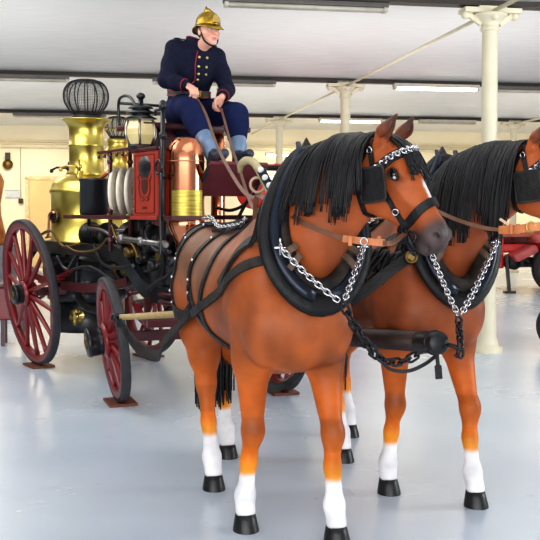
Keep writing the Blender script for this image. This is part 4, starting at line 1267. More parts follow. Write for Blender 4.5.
for k, ct in enumerate(([(112, 225), (118, 240), (132, 244), (138, 258)], [(150, 224), (146, 236), (156, 250), (170, 252)], [(66, 246), (78, 252), (96, 250), (108, 238)], [(178, 262), (170, 275), (158, 282), (148, 290)])):
    vtube([ep(a_, b_, -.5) for a_, b_ in ct], (.013, .016, .012, .02)[k], (M_brassdull, M_iron2, M_brassdull, M_iron2)[k], 'pipe')
# ---- seat box, seat and footboard
sx = ep(187, 112, 0).x; SZ = 2.19
SEATX = sx
obj('seat_box', MB().box((sx - .10, -.06, 1.80), (.20, .44, .68), bev=.012), M_maroon, eng)
b = MB(); b.box((sx - .05, 0, SZ - .03), (.50, .98, .045), bev=.012); obj('seat', b, M_maroon, eng)
for s in (-1, 1):
    b = MB(); b.tube(spline([(sx - .30, s * .46, SZ - .02), (sx - .30, s * .47, SZ + .16), (sx - .22, s * .48, SZ + .22), (sx - .05, s * .48, SZ + .20), (sx + .12, s * .48, SZ + .06), (sx + .18, s * .46, SZ - .02)], 6), .012, 8); obj('seat_rail', b, M_iron2, eng)
b = MB(); b.tube([(sx - .30, -.46, SZ + .18), (sx - .30, .46, SZ + .18)], .012, 8); obj('seat_rail', b, M_iron2, eng)
# footboard: sloping board carried on two irons
f0, f1 = ep(221, 195, 0), ep(240, 163, 0)
FB0, FB1 = f0, f1
FBN = (f1 - f0).normalized().cross(V((0, 1, 0))).normalized() * -1
b = MB(); b.bar(V((f0.x, 0, f0.z)), V((f1.x, 0, f1.z)), .50, .03, up=FBN, bev=.006); obj('footboard', b, mat('footboard_red', rgb(98, 34, 40), .4, var=.15, scale=6, coat=.2), eng)
for s in (-1, 1):
    P = spline([V((sx + .05, s * .25, 1.52)), V((sx + .3, s * .25, 1.50)), f0 + V((.02, s * .25, -.03)), f1 + V((-.03, s * .25, -.03))], 6); vtube(P, .014, M_iron2, 'footboard_iron')
    P = spline([f0 + V((0, s * .25, -.02)), V((sx + .30, s * .26, 1.35)), V((sx + .12, s * .28, 1.1)), V((sx + .02, s * .3, .9))], 6); vtube(P, .014, M_iron2, 'footboard_iron')

# ---- carriage pole, swingletrees
tip = at(440, 343, 4.32); base = EM @ fr(-.1, .02, .56)
pl = thing('carriage_pole', 'long dark wooden carriage pole with iron end between the two horses', 'pole', (0, 0, 0))
d_ = (tip - base).normalized()
M_pole = mat('dark_pole_wood', rgb(62, 42, 36), .45, scale=9, col2=rgb(34, 27, 26), bump=.2)
obj('shaft', MB().tube([base, base.lerp(tip, .3), base.lerp(tip, .6), tip - d_ * .16], [.062, .06, .055, .050], 16), M_pole, pl)
b = MB(); b.lathe([(0, .0), (.046, .0), (.053, -.008), (.053, -.15), (.050, -.17), (.046, -.17)], tip, d_, 24); obj('end_cap', b, M_blk, pl)
hk = V((.0, 0, -1))
b = MB(); P = spline([tip - d_ * .02 + V((.05, 0, -.01)), tip + V((.075, 0, -.02)), tip + V((.085, 0, -.045)), tip + V((.07, 0, -.065))], 5); b.tube(P, .010, 8)
b.ring(tip - d_ * .05, d_, .053, .006, 24)
obj('pole_hook', b, M_iron, pl)
def swingle(h, label):
    t = hthing(h, 'swingletree', label, 'swingletree')
    obj('bar', MB().tube([(-1.24, -.50, .83), (-1.22, -.3, .835), (-1.22, 0, .84), (-1.22, .3, .835), (-1.24, .50, .83)], [.016, .021, .024, .021, .016], 10), M_wood, t)
    for s in (-1, 1):
        b = MB(); b.lathe([(.02, -.02), (.026, -.02), (.026, .02), (.02, .02)], (-1.24, s * .49, .83), (0, 1, 0), 14); b.tube(spline([(-1.22, s * .49, .83), (-1.18, s * .49, .81), (-1.17, s * .49, .78), (-1.20, s * .49, .77)], 4), .007, 6); obj('hook', b, M_iron, t)
    b = MB(); b.ring((-1.22, 0, .89), (0, 1, 0), .055, .010, 20); b.ring((-1.26, 0, .82), (0, 0, 1), .035, .008, 20); b.bar((-1.26, 0, .82), (-1.55, 0, .72), .03, .015); obj('centre_ring', b, M_wornbrown, t)
    return t
swingle(horse1, 'pale wooden swingletree with iron rings behind the near horse')
swingle(horse2, 'pale wooden swingletree behind the far horse, before the front axle')
# ================================================================== the driver
M_skin = vcol_mat('painted_skin', .5, 14, .05, .4)
M_navy = mat('navy_wool', rgb(27, 30, 50), .9, var=.2, scale=40, bump=.35, bscale=220, spec=.2)
M_trou = mat('blue_wool_trousers', rgb(32, 42, 84), .9, var=.18, scale=30, bump=.35, bscale=160, spec=.2)
M_redpipe = mat('red_piping', rgb(150, 34, 60), .7, var=.1)
M_bootshine = mat('boot_highlight_blue', rgb(112, 134, 162), .38, var=.18, scale=9)  # blue-grey highlights of shiny black boot leather, painted as base colour
M_boot = mat('dark_boot', rgb(52, 58, 70), .35, var=.3, scale=12)
M_helm = mat('brass_helmet', rgb(196, 164, 66), .3, .85, scale=26, col2=rgb(150, 116, 40), bump=.3, bscale=50)
M_gold = mat('gold_button', rgb(226, 196, 120), .3, 1.0)
M_hairb = mat('dark_brown_hair', rgb(48, 34, 28), .7, var=.2, scale=40)

PX = SEATX
psn = None
def P_(px, py, y): return ep(px, py, y)
shR, shL = V((PX + .13, -.182, 2.775)), V((PX + .17, .182, 2.735))
hdc = P_(208.5, 31, .03); hdc.z = 2.902
neck0 = V((PX + .15, .0, 2.765))
hipR, hipL = V((PX + .02, -.105, 2.30)), V((PX + .02, .105, 2.30))
knR, knL = P_(190, 106, -.18), P_(237, 113, .19)
bR, bL = P_(214, 160, -.13), P_(239, 160, .14)
knR = V((min(knR.x, PX + .46), knR.y, knR.z)); knL = V((min(knL.x, PX + .48), knL.y, knL.z))
elR, elL = P_(166, 80, -.28), P_(227, 90, .22)
wrR, wrL = P_(188, 86, -.19), P_(222, 97, .07)
elR.x = max(elR.x, PX - .02)
hips = V((PX + .0, 0, 2.31)); waist = V((PX + .03, 0, 2.45)); chest = V((PX + .11, .0, 2.63))
fdir = V((math.cos(math.radians(4)), math.sin(math.radians(4)), -.04)).normalized()
hl = V((0, 0, 1)).cross(fdir).normalized(); hu = fdir.cross(hl).normalized()
hu = (hu + hl * .04).normalized(); hl = hu.cross(fdir).normalized()
def hp(f, l, u): return hdc + fdir * f + hl * l + hu * u
HRm = Matrix((fdir, hl, hu)).transposed()

lo = (PX - .35, -.48, 1.72); hi = (PX + .95, .48, 3.10)
B = Field(lo, hi, .0062)
def torso(F, g, k=.05):
    F.cone(hips, waist, .135 + g, .130 + g, k, ((1, 0, 0), .82)); F.cone(waist, chest, .130 + g, .155 + g, k, ((1, 0, 0), .78))
    F.cone(chest, V((chest.x + .03, 0, 2.71)), .155 + g, .12 + g, k, ((1, 0, 0), .74))
    F.cone(shR + V((0, .03, -.01)), shL + V((0, -.03, -.01)), .058 + g, .058 + g, k)
    F.cone(neck0 - V((0, 0, .03)), neck0 + V((.01, 0, .03)), .075 + g, .06 + g, k)
torso(B, 0)
B.cone(neck0, hp(-.02, 0, -.08), .052, .050, .03)
for a_, e_, w_ in ((shR, elR, wrR), (shL, elL, wrL)):
    B.limb([a_, e_, w_], [.052, .040, .026], .03)
for h_, k_, b_ in ((hipR, knR, bR), (hipL, knL, bL)):
    B.limb([h_, k_, k_.lerp(b_, .35), b_], [.088, .058, .055, .036], .04)
    B.cone(b_, b_ + V((.10, 0, .0)), .036, .03, .02)
# head
def E_(f, l, u, r, k=.012, cut=False): B.ell(hp(f, l, u), r, HRm, k, cut)
E_(-.012, 0, .035, (.098, .076, .090), .02)
E_(.020, 0, -.040, (.070, .060, .072), .03)
E_(.066, 0, -.092, (.026, .028, .020), .02)
for s in (-1, 1):
    E_(.040, s * .042, -.022, (.040, .028, .030), .02)       # cheekbones
    E_(.076, s * .030, .026, (.018, .026, .010), .012)       # brow
    E_(.092, s * .031, .006, (.014, .015, .009), .008, True)
    E_(-.005, s * .079, -.008, (.020, .010, .034), .008)     # ears
    E_(-.002, s * .088, -.006, (.010, .006, .018), .005, True)
B.cone(hp(.088, 0, .012), hp(.112, 0, -.024), .010, .013, .010)
for s in (-1, 1): E_(.098, s * .012, -.028, (.012, .009, .008), .006)
E_(.090, 0, -.058, (.014, .024, .0065), .006); E_(.088, 0, -.069, (.014, .021, .007), .006)
B.cone(hp(.108, .024, -.0635), hp(.108, -.024, -.0635), .0035, .0035, .004, None, True)
# hands: palm, four bent fingers of different lengths and a thumb closing on the rein
GRIP = {}
def hand(F, w, d, side, sgn):
    d = V(d).normalized(); t = V(side); t = (t - d * t.dot(d)).normalized(); pn = d.cross(t) * sgn      # palm side
    if pn.z > 0: pn = -pn
    c = w + d * .045
    F.ell(c, (.046, .040, .017), Matrix((d, t, pn)).transposed(), .012)
    F.cone(w, w + d * .02, .025, .024, .012, (pn, .75))
    for i, (off, L) in enumerate(((.030, .95), (.010, 1.05), (-.010, 1.0), (-.029, .82))):
        k = w + d * (.082 - .004 * abs(i - 1)) + t * off
        a1 = (d * .72 + pn * .69); a2 = (d * -.15 + pn * .99); a3 = (d * -.85 + pn * .5)
        p1 = k + a1.normalized() * .040 * L; p2 = p1 + a2.normalized() * .028 * L; p3 = p2 + a3.normalized() * .020 * L
        F.limb([k - d * .02, k, p1, p2, p3], [.0095, .0108, .0094, .0086, .0074], .004)
    b0 = w + d * .025 + t * .028; p1 = b0 + (d * .45 + t * .55 + pn * .6).normalized() * .036; p2 = p1 + (d * .8 - t * .15 + pn * .55).normalized() * .030; p3 = p2 + (d * .8 - t * .45 + pn * .3).normalized() * .022
    F.limb([w + d * .012 + t * .012, b0, p1, p2, p3], [.014, .013, .0115, .010, .008], .006)
    GRIP[sgn] = (w + d * .085 + pn * .035, t, pn, d)
hand(B, wrR, (P_(201, 94, -.17) - wrR), (0, 1, .1), 1)
hand(B, wrL, (P_(215, 108, .03) - wrL), (0, -1, .15), -1)
me, vs = B.mesh('person')
c0 = np.array(s2l((224 / 255, 170 / 255, 150 / 255)), np.float32); col = np.tile(c0, (len(vs), 1))
rel = vs - np.array(hdc); ff = rel @ np.array(fdir); ll = rel @ np.array(hl); uu = rel @ np.array(hu)
def mixp(c, w):
    global col
    col = col * (1 - w[:, None]) + np.array(s2l(tuple(k / 255 for k in c)), np.float32) * w[:, None]
isface = (ff > .03) & (np.abs(uu) < .13)
mixp((212, 128, 112), isface * np.exp(-(((np.abs(ll) - .045) / .022) ** 2 + ((uu + .03) / .025) ** 2)) * .6)
mixp((176, 84, 82), isface * np.exp(-((ll / .022) ** 2 + ((uu + .063) / .010) ** 2)) * (ff > .085) * .95)
mixp((58, 40, 32), isface * np.exp(-(((np.abs(ll) - .032) / .018) ** 2 + ((uu - .030) / .0055) ** 2)) * (ff > .06) * .9)
mixp((52, 38, 34), isface * np.exp(-(((np.abs(ll) - .031) / .013) ** 2 + ((uu - .010) / .0045) ** 2)) * (ff > .06) * .8)
mixp((196, 120, 104), sstep(.0, .02, -(ff - .0)) * 0)
paint(me, col)
man = obj('person', me, M_skin, None, OE, YAW_E)
tag(man, 'person in brass helmet and navy uniform seated high on the engine holding reins', 'person')
for s in (-1, 1):
    b = MB(); b.ball(hp(.076, s * .031, .006), .0125, 12, 8); e = obj('eye', b, M_eyew, man)
    b = MB(); b.ball(hp(.0865, s * .0335, .006), (.004, .0055, .0055), 10, 6, HRm); obj('iris', b, M_eye, e)
# ---- clothes
lo = (PX - .35, -.48, 2.05); hi = (PX + .60, .48, 2.92)
J = Field(lo, hi, .0085)
torso(J, .022, .05)
for a_, e_, w_ in ((shR, elR, wrR), (shL, elL, wrL)):
    m1 = a_.lerp(e_, .5); m2 = e_.lerp(w_, .45)
    J.limb([a_, m1, e_, m2, w_ - (w_ - e_).normalized() * .012], [.070, .066, .060, .056, .044], .035)
    J.ell(a_ + V((0, (-.02 if a_.y < 0 else .02), .012)), (.045, .04, .04), k=.03)
    d = (w_ - e_).normalized()
    J.cone(w_ - d * .01, w_ + d * .035, .036, .030, .006, None, True)
J.cone(hips + V((0, 0, .0)), hips + V((.02, 0, -.06)), .165, .185, .05, ((1, 0, 0), .85))
J.ell((PX + .16, 0, 2.22), (.12, .10, .10), k=.04, cut=True)
J.cone(neck0 + V((.012, 0, .075)), neck0 + V((.015, 0, .14)), .055, .06, .008, None, True)
me, _ = J.mesh('jacket'); jk = obj('jacket', me, M_navy, man); jb = bvh_of(me)
def onj(ctrl, off=.004, n=5, bv=None):
    P, N = [], []
    for p in spline(ctrl, n):
        l, nn, i, d = (bv or jb).find_nearest(p); P.append(l + nn * off); N.append(nn)
    return P, N
# stand collar, open at the throat, with red edge
cpts = []
for i in range(25):
    a = math.radians(24 + 312 * i / 24); cpts.append(neck0 + V((math.cos(a) * .084 + .014, math.sin(a) * .080, .090 - .030 * max(0, math.cos(a)) ** 2)))
b = MB(); vs_ = []
for p in cpts:
    o_ = (p - neck0); o_.z = 0; o_.normalize()
    vs_ += [p - V((0, 0, .065)) + o_ * .018, p + V((0, 0, .022)), p + V((0, 0, .022)) - o_ * .006, p - V((0, 0, .065)) + o_ * .008]
b.add(vs_, [(4 * i + k, 4 * i + (k + 1) % 4, 4 * i + 4 + (k + 1) % 4, 4 * i + 4 + k) for i in range(24) for k in range(4)])
cl = obj('collar', b, M_navy, jk)
b = MB(); b.tube([p + V((0, 0, .023)) for p in cpts], .004, 6); obj('collar_piping', b, M_redpipe, cl)
fx = chest.x + .2
P, N = onj([(fx, -.052, 2.76), (fx, -.070, 2.69), (fx, -.075, 2.60), (fx, -.072, 2.52), (fx - .02, -.066, 2.42)])
obj('front_piping', MB().tube(P, .0045, 6), M_redpipe, jk)
for y in (-.048, .040):
    for z in (2.70, 2.63, 2.56, 2.49):
        l, n, i, d = jb.find_nearest(V((fx, y + .01, z)))
        obj('button', MB().lathe([(0, .009), (.008, .008), (.0125, .003), (.0125, 0)], l + n * .001, n, 12), M_gold, jk)
for s, (e_, w_) in ((-1, (elR, wrR)), (1, (elL, wrL))):
    d = (w_ - e_).normalized()
    obj('cuff_piping', MB().ring(w_ - d * .035, d, .050, .004, 24, 6), M_redpipe, jk)
    P, N = onj([(shR if s < 0 else shL) + V((0, 0, .09)), neck0 + V((0, s * .08, .06))], .006, 6)
    obj('shoulder_strap', MB().strap(P, N, .035, .006), M_navy, jk)
# striped belt with buckle
bp = []; nn_ = []
for i in range(40):
    a = 2 * PI * i / 40; q = waist + V((math.cos(a) * .3, math.sin(a) * .3, -.01 - .02 * math.cos(a)))
    hit = jb.ray_cast(q, (waist + V((0, 0, q.z - waist.z)) - q).normalized())
    p = hit[0] if hit[0] is not None else q
    o_ = (q - waist); o_.z = 0; o_.normalize(); p = waist + V((o_.x * min((V((p.x, p.y, 0)) - V((waist.x, waist.y, 0))).length, .175), o_.y * min((V((p.x, p.y, 0)) - V((waist.x, waist.y, 0))).length, .175), q.z - waist.z))
    bp.append(p + o_ * .006); nn_.append(o_)
belt = obj('belt', MB().strap(bp, nn_, .058, .009, closed=True), mat('grey_belt_web', rgb(70, 72, 66), .8, scale=20), man)
for dz in (-.020, .020): obj('belt_stripe', MB().strap([p + o_ * .005 + V((0, 0, dz)) for p, o_ in zip(bp, nn_)], nn_, .013, .004, closed=True), mat('belt_red', rgb(140, 60, 58), .8), belt)
b = MB(); Mx = Matrix.Translation(bp[0] + nn_[0] * .01); b.box((0, 0, 0), (.014, .075, .062), bev=.005); b.ring((.008, 0, 0), (1, 0, 0), .022, .004, 16, 6); b.xf(Mx); obj('buckle', b, M_brass, belt)
# trousers
lo = (PX - .30, -.42, 1.95); hi = (PX + .72, .42, 2.56)
T = Field(lo, hi, .0085)
T.cone(hips + V((-.01, 0, -.01)), waist, .150, .135, .04, ((1, 0, 0), .85))
TOP = {}
for s, h_, k_, b_ in ((-1, hipR, knR, bR), (1, hipL, knL, bL)):
    top = k_.lerp(b_, .50); TOP[s] = top
    m = h_.lerp(k_, .5)
    T.limb([h_, m + V((0, 0, .005)), k_ - V((.01, 0, .012)), k_.lerp(b_, .22) - V((.01, 0, 0)), top - V((.012, 0, 0))], [.112, .106, .090, .090, .078], .03)
    T.ell(k_.lerp(b_, .33) - V((.02, 0, 0)), (.085, .085, .07), k=.03)
    d = (b_ - k_).normalized()
    T.cone(top + d * .125, top + d * .16, .12, .12, .012, None, True)
T.cone((PX + .22, 0, 2.12), (PX + .5, 0, 2.12), .035, .05, .03, None, True)
me, _ = T.mesh('trousers')
cr = mat('blue_wool_folds', rgb(27, 36, 74), .9, var=.22, scale=7, bump=1.0, bscale=9, spec=.2)
tr = obj('trousers', me, cr, man)
for s, k_, b_ in ((-1, knR, bR), (1, knL, bL)):
    top = TOP[s]; d = (b_ - top).normalized()
    G = Field([min(top[i], b_[i]) - .22 for i in range(3)], [max(top[i], b_[i]) + .26 for i in range(3)], .0085)
    G.limb([top - d * .06, top.lerp(b_, .4), b_ - d * .05, b_], [.062, .063, .050, .048], .02)
    me, _ = G.mesh('boot_shaft'); obj('boot_shaft', me, M_bootshine, man)
    G = Field([b_[i] - .16 for i in range(3)], [b_[i] + .30 for i in range(3)], .008)
    fd = (FB1 - FB0).normalized(); fd = (fd * .9 + V((.35, 0, -.1))).normalized()
    nrm_ = fd.cross(V((0, 1, 0))) * -1
    G.limb([b_ + V((0, 0, .035)), b_ - V((0, 0, .012)), b_ + fd * .08 - V((0, 0, .022)), b_ + fd * .17 - V((0, 0, .028))], [.052, .050, .044, .036], .02)
    G.cone(b_ - fd * .03 - V((0, 0, .025)), b_ + fd * .02 - V((0, 0, .03)), .042, .042, .02)
    me, _ = G.mesh('boot'); obj('boot', me, M_boot, man)
# helmet
b = MB(); n = 40; prof = [(1.0, .012), (1.01, .028), (.985, .052), (.90, .080), (.72, .104), (.45, .121), (.18, .128), (.0, .129)]
vs_ = []
for r, u_ in prof:
    for k in range(n):
        a = 2 * PI * k / n; vs_.append(hp(-.014 + math.cos(a) * .114 * r, math.sin(a) * .092 * r, .030 + u_))
b.add(vs_, [(i * n + k, i * n + (k + 1) % n, (i + 1) * n + (k + 1) % n, (i + 1) * n + k) for i in range(len(prof) - 1) for k in range(n)])
vs_ = []
for k in range(n):                               # brim, deeper peak in front and neck guard behind
    a = 2 * PI * k / n; ca = math.cos(a); ex = .018 + .042 * max(0, ca) ** 2 + .030 * max(0, -ca) ** 2
    dz = -.012 - .030 * max(0, ca) ** 2 - .036 * max(0, -ca) ** 2
    p = (-.014 + ca * .114, math.sin(a) * .092)
    q = (-.014 + ca * (.114 + ex), math.sin(a) * (.092 + ex * .6))
    vs_ += [hp(p[0], p[1], .050), hp(q[0], q[1], .046 + dz), hp(q[0] * .995, q[1] * .995, .041 + dz), hp(p[0] * .98, p[1] * .98, .038)]
b.add(vs_, [(4 * k + j, 4 * k + (j + 1) % 4, (4 * ((k + 1) % n)) + (j + 1) % 4, (4 * ((k + 1) % n)) + j) for k in range(n) for j in range(4)])
hm = obj('helmet', b, M_helm, man)
b = MB(); P = spline([hp(.085, 0, .10), hp(.06, 0, .142), hp(.0, 0, .178), hp(-.03, 0, .188), hp(-.05, 0, .205), hp(-.065, 0, .190)], 6)
P2 = spline([hp(.085, 0, .09), hp(.055, 0, .125), hp(.0, 0, .152), hp(-.06, 0, .145), hp(-.10, 0, .13), hp(-.12, 0, .08)], 6)
vs_ = []
for p, q in zip(P, P2): vs_ += [p + hl * .003, p - hl * .003, q - hl * .009, q + hl * .009]
m_ = len(P); b.add(vs_, [(4 * i + j, 4 * i + (j + 1) % 4, 4 * i + 4 + (j + 1) % 4, 4 * i + 4 + j) for i in range(m_ - 1) for j in range(4)] + [(0, 1, 2, 3), tuple(4 * (m_ - 1) + j for j in (3, 2, 1, 0))])
obj('helmet_comb', b, M_helm, hm)
b = MB(); b.plate([(-.026, -.03), (.026, -.03), (.030, .0), (.018, .03), (0, .042), (-.018, .03), (-.030, .0)], .006, Matrix.Translation(hp(.100, 0, .085)) @ Matrix((hl, (hu * .9 - fdir * .4).normalized(), (fdir * .9 + hu * .4).normalized())).transposed().to_4x4()); obj('helmet_plate', b, M_gold, hm)
P = spline([hp(.0, -.088, .03), hp(.012, -.078, -.02), hp(.045, -.060, -.085), hp(.068, 0, -.116), hp(.045, .060, -.085), hp(.012, .078, -.02), hp(.0, .088, .03)], 6)
obj('chin_strap', MB().strap(P, [(p - hdc).normalized() for p in P], .013, .005), M_leather, hm)
H2 = Field([hdc[i] - .16 for i in range(3)], [hdc[i] + .16 for i in range(3)], .008)
H2.ell(hp(-.030, 0, .020), (.090, .082, .085), HRm, .02); H2.ell(hp(.085, 0, -.03), (.085, .12, .12), HRm, .02, True)
me, _ = H2.mesh('hair'); obj('hair', me, M_hairb, man)
# ================================================================== reins, chains and loose straps
def W(h, p): return h.M @ V(p)
gR = EM @ GRIP[1][0]; gL = EM @ GRIP[-1][0]
def ribbon(name, pts, nrm, w, t, m, parent=None, n=8):
    P = spline(pts, n); return obj(name, MB().strap(P, nrm, w, t), m, parent)
RINGP = at(257.5, 185, 4.62)
bit1 = W(horse1, horse1.H(.40, -.085, -.085)); bit2 = W(horse2, horse2.H(.40, -.085, -.085))
r1 = thing('driving_rein', 'brown leather rein from the driver right hand through the ring to the near horse bit', 'rein', (0, 0, 0))
P = [gR + V((0, 0, .02)), gR, at(205, 112, 7.2), at(218, 148, 6.3), at(238, 184, 5.3), at(251, 197, 4.8), RINGP + V((0, 0, -.05)), at(266, 199, 4.45), at(300, 221, 4.12), at(330, 234, 3.98), at(344, 239, 3.93)]
ribbon('rein_strap', P, (-.5, -.75, .35), .020, .004, M_brownstrap, r1)
tl_ = ribbon('buckled_end', [at(343, 238.5, 3.93), at(358, 240.5, 3.90), at(374, 242, 3.87), at(385, 243, 3.86)], (-.4, -.9, .1), .029, .008, M_tanleather, r1)
b = MB(); c = at(364, 241.5, 3.87); d = V((.2, -1, .1)); b.ring(c, d, .015, .003, 16); obj('rein_buckle', b, M_steel, tl_)
for px in (350, 379):
    c = at(px, 241, 3.885); b = MB(); b.box((0, 0, 0), (.016, .02, .042), bev=.004); b.xf(Matrix.Translation(c)); obj('keeper', b, M_tanleather, tl_)
ribbon('bit_billet', [at(383, 243, 3.86), at(392, 243, 3.85), bit1], (-.4, -.9, .1), .022, .006, M_brownstrap, r1)
r2 = thing('driving_rein', 'brown leather rein from the driver left hand, passing on to the far horse bit', 'rein', (0, 0, 0))
P = [gL + V((0, 0, .02)), gL, at(222, 112, 7.3), at(232, 148, 6.4), at(241, 174, 5.7), at(247, 193, 5.3), at(256, 210, 5.0), W(horse1, (.30, .02, 1.56)), W(horse1, (.55, .30, 1.62)), at(400, 186, 4.8), at(415, 196, 4.65), at(432, 208, 4.50), at(455, 219, 4.36), at(480, 227, 4.28), at(500, 230, 4.22)]
ribbon('rein_strap', P, (-.5, -.75, .35), .018, .004, M_brownstrap, r2)
tl_ = ribbon('buckled_end', [at(499, 230, 4.22), at(514, 229.5, 4.17), at(530, 227.5, 4.13), at(545, 226, 4.12)], (-.4, -.9, .1), .036, .008, M_tanleather, r2)
b = MB(); c = at(531, 227, 4.12); b.ring(c, d, .022, .004, 16); obj('rein_buckle', b, M_brass, tl_)
for px in (511, 518):
    c = at(px, 229, 4.165); b = MB(); b.box((0, 0, 0), (.014, .02, .045), bev=.004); b.xf(Matrix.Translation(c)); obj('keeper', b, M_tanleather, tl_)
ribbon('bit_billet', [at(543, 226, 4.12), bit2.lerp(at(543, 226, 4.12), .4), bit2], (-.4, -.9, .1), .022, .006, M_brownstrap, r2)
rs = thing('side_rein', 'thin pale strap slanting above the tan buckled rein beside the column', 'strap', (0, 0, 0))
ribbon('thin_strap', [at(500, 219, 4.26), at(506, 223, 4.22), at(513, 228, 4.18)], (-.4, -.9, .1), .012, .004, mat('pale_strap', rgb(214, 180, 150), .5), rs)
# bell strap with pale discs standing over the near horse collar
t = thing('disc_strap', 'curved pale padded strap with a row of white discs above the near horse collar', 'strap', (0, 0, 0))
A_ = [at(240, 172, 4.80), at(241, 165, 4.77), at(246, 160.5, 4.73), at(253, 162, 4.68), at(259, 170, 4.63), at(266, 184, 4.58), at(274, 199, 4.53), at(281, 212, 4.49)]
P = spline(A_, 6); n_ = len(P)
obj('padded_arch', MB().tube(P, [.012 + .008 * min(1, i / 8) for i in range(n_)], 10), mat('cream_rope_leather', rgb(186, 172, 134), .7, scale=20, col2=rgb(140, 126, 92)), t)
Q = [at(261, 170, 4.60), at(267, 181, 4.56), at(273, 192, 4.52), at(279, 203, 4.49), at(284, 213, 4.47)]
dn = V((-.15, -1, .1)).normalized()
st = obj('disc_band', MB().strap(spline(Q, 5), dn, .042, .008), M_blueiron, t)
for p in resample(spline(Q, 6), .052)[:6]:
    obj('disc', MB().lathe([(0, .010), (.010, .009), (.0155, .004), (.0155, 0), (0, 0)], p + dn * .004, dn, 16), mat('white_disc', rgb(226, 226, 222), .3, var=.05), st)
b = MB(); b.ring(RINGP, V((.35, -1, .15)), .036, .007, 24); obj('rein_ring', b, mat('pale_ring', rgb(190, 168, 140), .45), t)
ribbon('ring_strap', [RINGP + V((-.0, .01, -.035)), at(256, 202, 4.66), at(255, 215, 4.70), at(254, 230, 4.74)], (-.4, -.9, .1), .024, .006, M_brownstrap, t)
# chains
J1 = at(343, 304, 4.00)
def chain_thing(label, pts, m, link, wid, r, cat='chain', sag=0):
    P = spline(pts, 6); return tag(obj('harness_chain', MB().chain(P, link, wid, r, twist=.6), m, None), label, cat)
RR, RL = W(horse1, horse1.ring[-1]), W(horse1, horse1.ring[1])
def sagline(a, b_, s): return [a, a.lerp(b_, .33) + V((0, -s * .4, -s)), a.lerp(b_, .66) + V((0, -s * .4, -s)), b_]
chain_thing('bright steel chain slanting across the near horse collar from its right hame', sagline(RR, J1, .012), M_steel, .034, .024, .0042)
chain_thing('short bright steel chain hanging down the left side of the near horse collar', sagline(RL + V((0, -.02, 0)), J1, .004), M_steel, .032, .022, .0040)
chain_thing('dark iron chain sagging below the pole in front of the far horse', [J1, at(351, 320, 4.02), at(362, 338, 4.06), at(374, 354, 4.12), at(388, 362, 4.18), at(404, 361, 4.23), at(418, 354, 4.27), at(430, 345, 4.30)], M_iron, .066, .036, .0064)
J2 = at(459, 318, 4.42)
RR2, RL2 = W(horse2, horse2.ring[-1]), W(horse2, horse2.ring[1])
chain_thing('bright steel chain down the right side of the far horse collar', sagline(RR2, J2, .012), M_steel, .036, .026, .0042)
chain_thing('bright steel chain down the left side of the far horse collar near the column', sagline(RL2, J2, .012), M_steel, .036, .026, .0042)
chain_thing('short dark iron chain joining the far horse chains to the pole end', [J2, at(459, 327, 4.38), at(460, 338, 4.32), at(461, 350, 4.30), at(460, 363, 4.30)], M_iron, .050, .032, .0066)
# breast strap with a brass buckle in front of the far horse shoulder
t = thing('breast_strap', 'black leather strap with brass buckle crossing behind the near horse to the far collar', 'strap', (0, 0, 0))
ribbon('strap_band', [at(414, 253, 4.58), at(402, 262, 4.56), at(386, 274, 4.55), at(366, 290, 4.55), at(345, 305, 4.56), at(325, 318, 4.6)], (-.2, -1, .1), .055, .012, M_leather, t)
b = MB(); c = at(411, 257, 4.55); b.box((0, 0, 0), (.05, .02, .038), bev=.008); b.ring((0, -.012, 0), (0, 1, 0), .026, .006, 14); b.xf(Matrix.Translation(c) @ Matrix.Rotation(math.radians(35), 4, 'Y')); obj('buckle', b, M_brassdull, t)
t = thing('hanging_strap', 'thin black strap looping below the pole with a loose end', 'strap', (0, 0, 0))
ribbon('strap_loop', [at(374, 345, 4.60), at(380, 358, 4.60), at(390, 369, 4.60), at(408, 371, 4.60), at(425, 364, 4.58), at(438, 354, 4.55)], (0, -1, .1), .018, .006, M_leather, t)
ribbon('loose_end', [at(437, 355, 4.55), at(438, 366, 4.55), at(439, 379, 4.55)], (0, -1, .1), [.018] * 8 + [.034] * 9, .006, M_leather, t)
# belly strap under the near horse
t = thing('belly_strap', 'black looped strap end hanging under the near horse belly', 'strap', (0, 0, 0))
ribbon('strap_loop', [at(264, 378, 5.0), at(272, 386, 5.0), at(283, 385, 4.98), at(293, 379, 4.96), at(300, 372, 4.95)], (0, -1, .1), .030, .008, M_leather, t)
ribbon('strap_loop', [at(266, 389, 5.02), at(276, 390, 5.02), at(286, 386, 5.0)], (0, -1, .1), .022, .008, M_leather, t)
# far horse: black hair hanging beside the collar
b = MB(); rng = random.Random(4)
for i in range(12):
    x0 = rng.uniform(372, 400); y0 = 250 + rng.uniform(-2, 6) 
    p0 = at(x0, y0, 4.66); p1 = at(x0 - 10 + rng.uniform(-5, 5), y0 + 16, 4.64); p2 = at(x0 - 16 + rng.uniform(-7, 7), y0 + 30 + rng.uniform(-4, 6), 4.64)
    lock(b, [horse2.M.inverted() @ p for p in spline([p0, p1, p2], 5)], .03, 6, .0045, rng, [V((0, 0, 1))] * 11)
obj('mane_tuft', b, M_hair, horse2.o)
# ================================================================== vehicles further back
M_fire = mat('fire_engine_red', rgb(206, 40, 34), .3, var=.08, scale=3, coat=.4)
M_pink = mat('faded_red_leather', rgb(190, 92, 92), .55, var=.12, scale=8)
M_chrome = mat('chrome', rgb(220, 222, 220), .15, 1.0)
M_lens = mat('pale_headlamp_lens', rgb(222, 232, 214), .12, var=.06, spec=.8)
M_rubber = mat('black_rubber', rgb(34, 34, 36), .6, var=.2, scale=12)
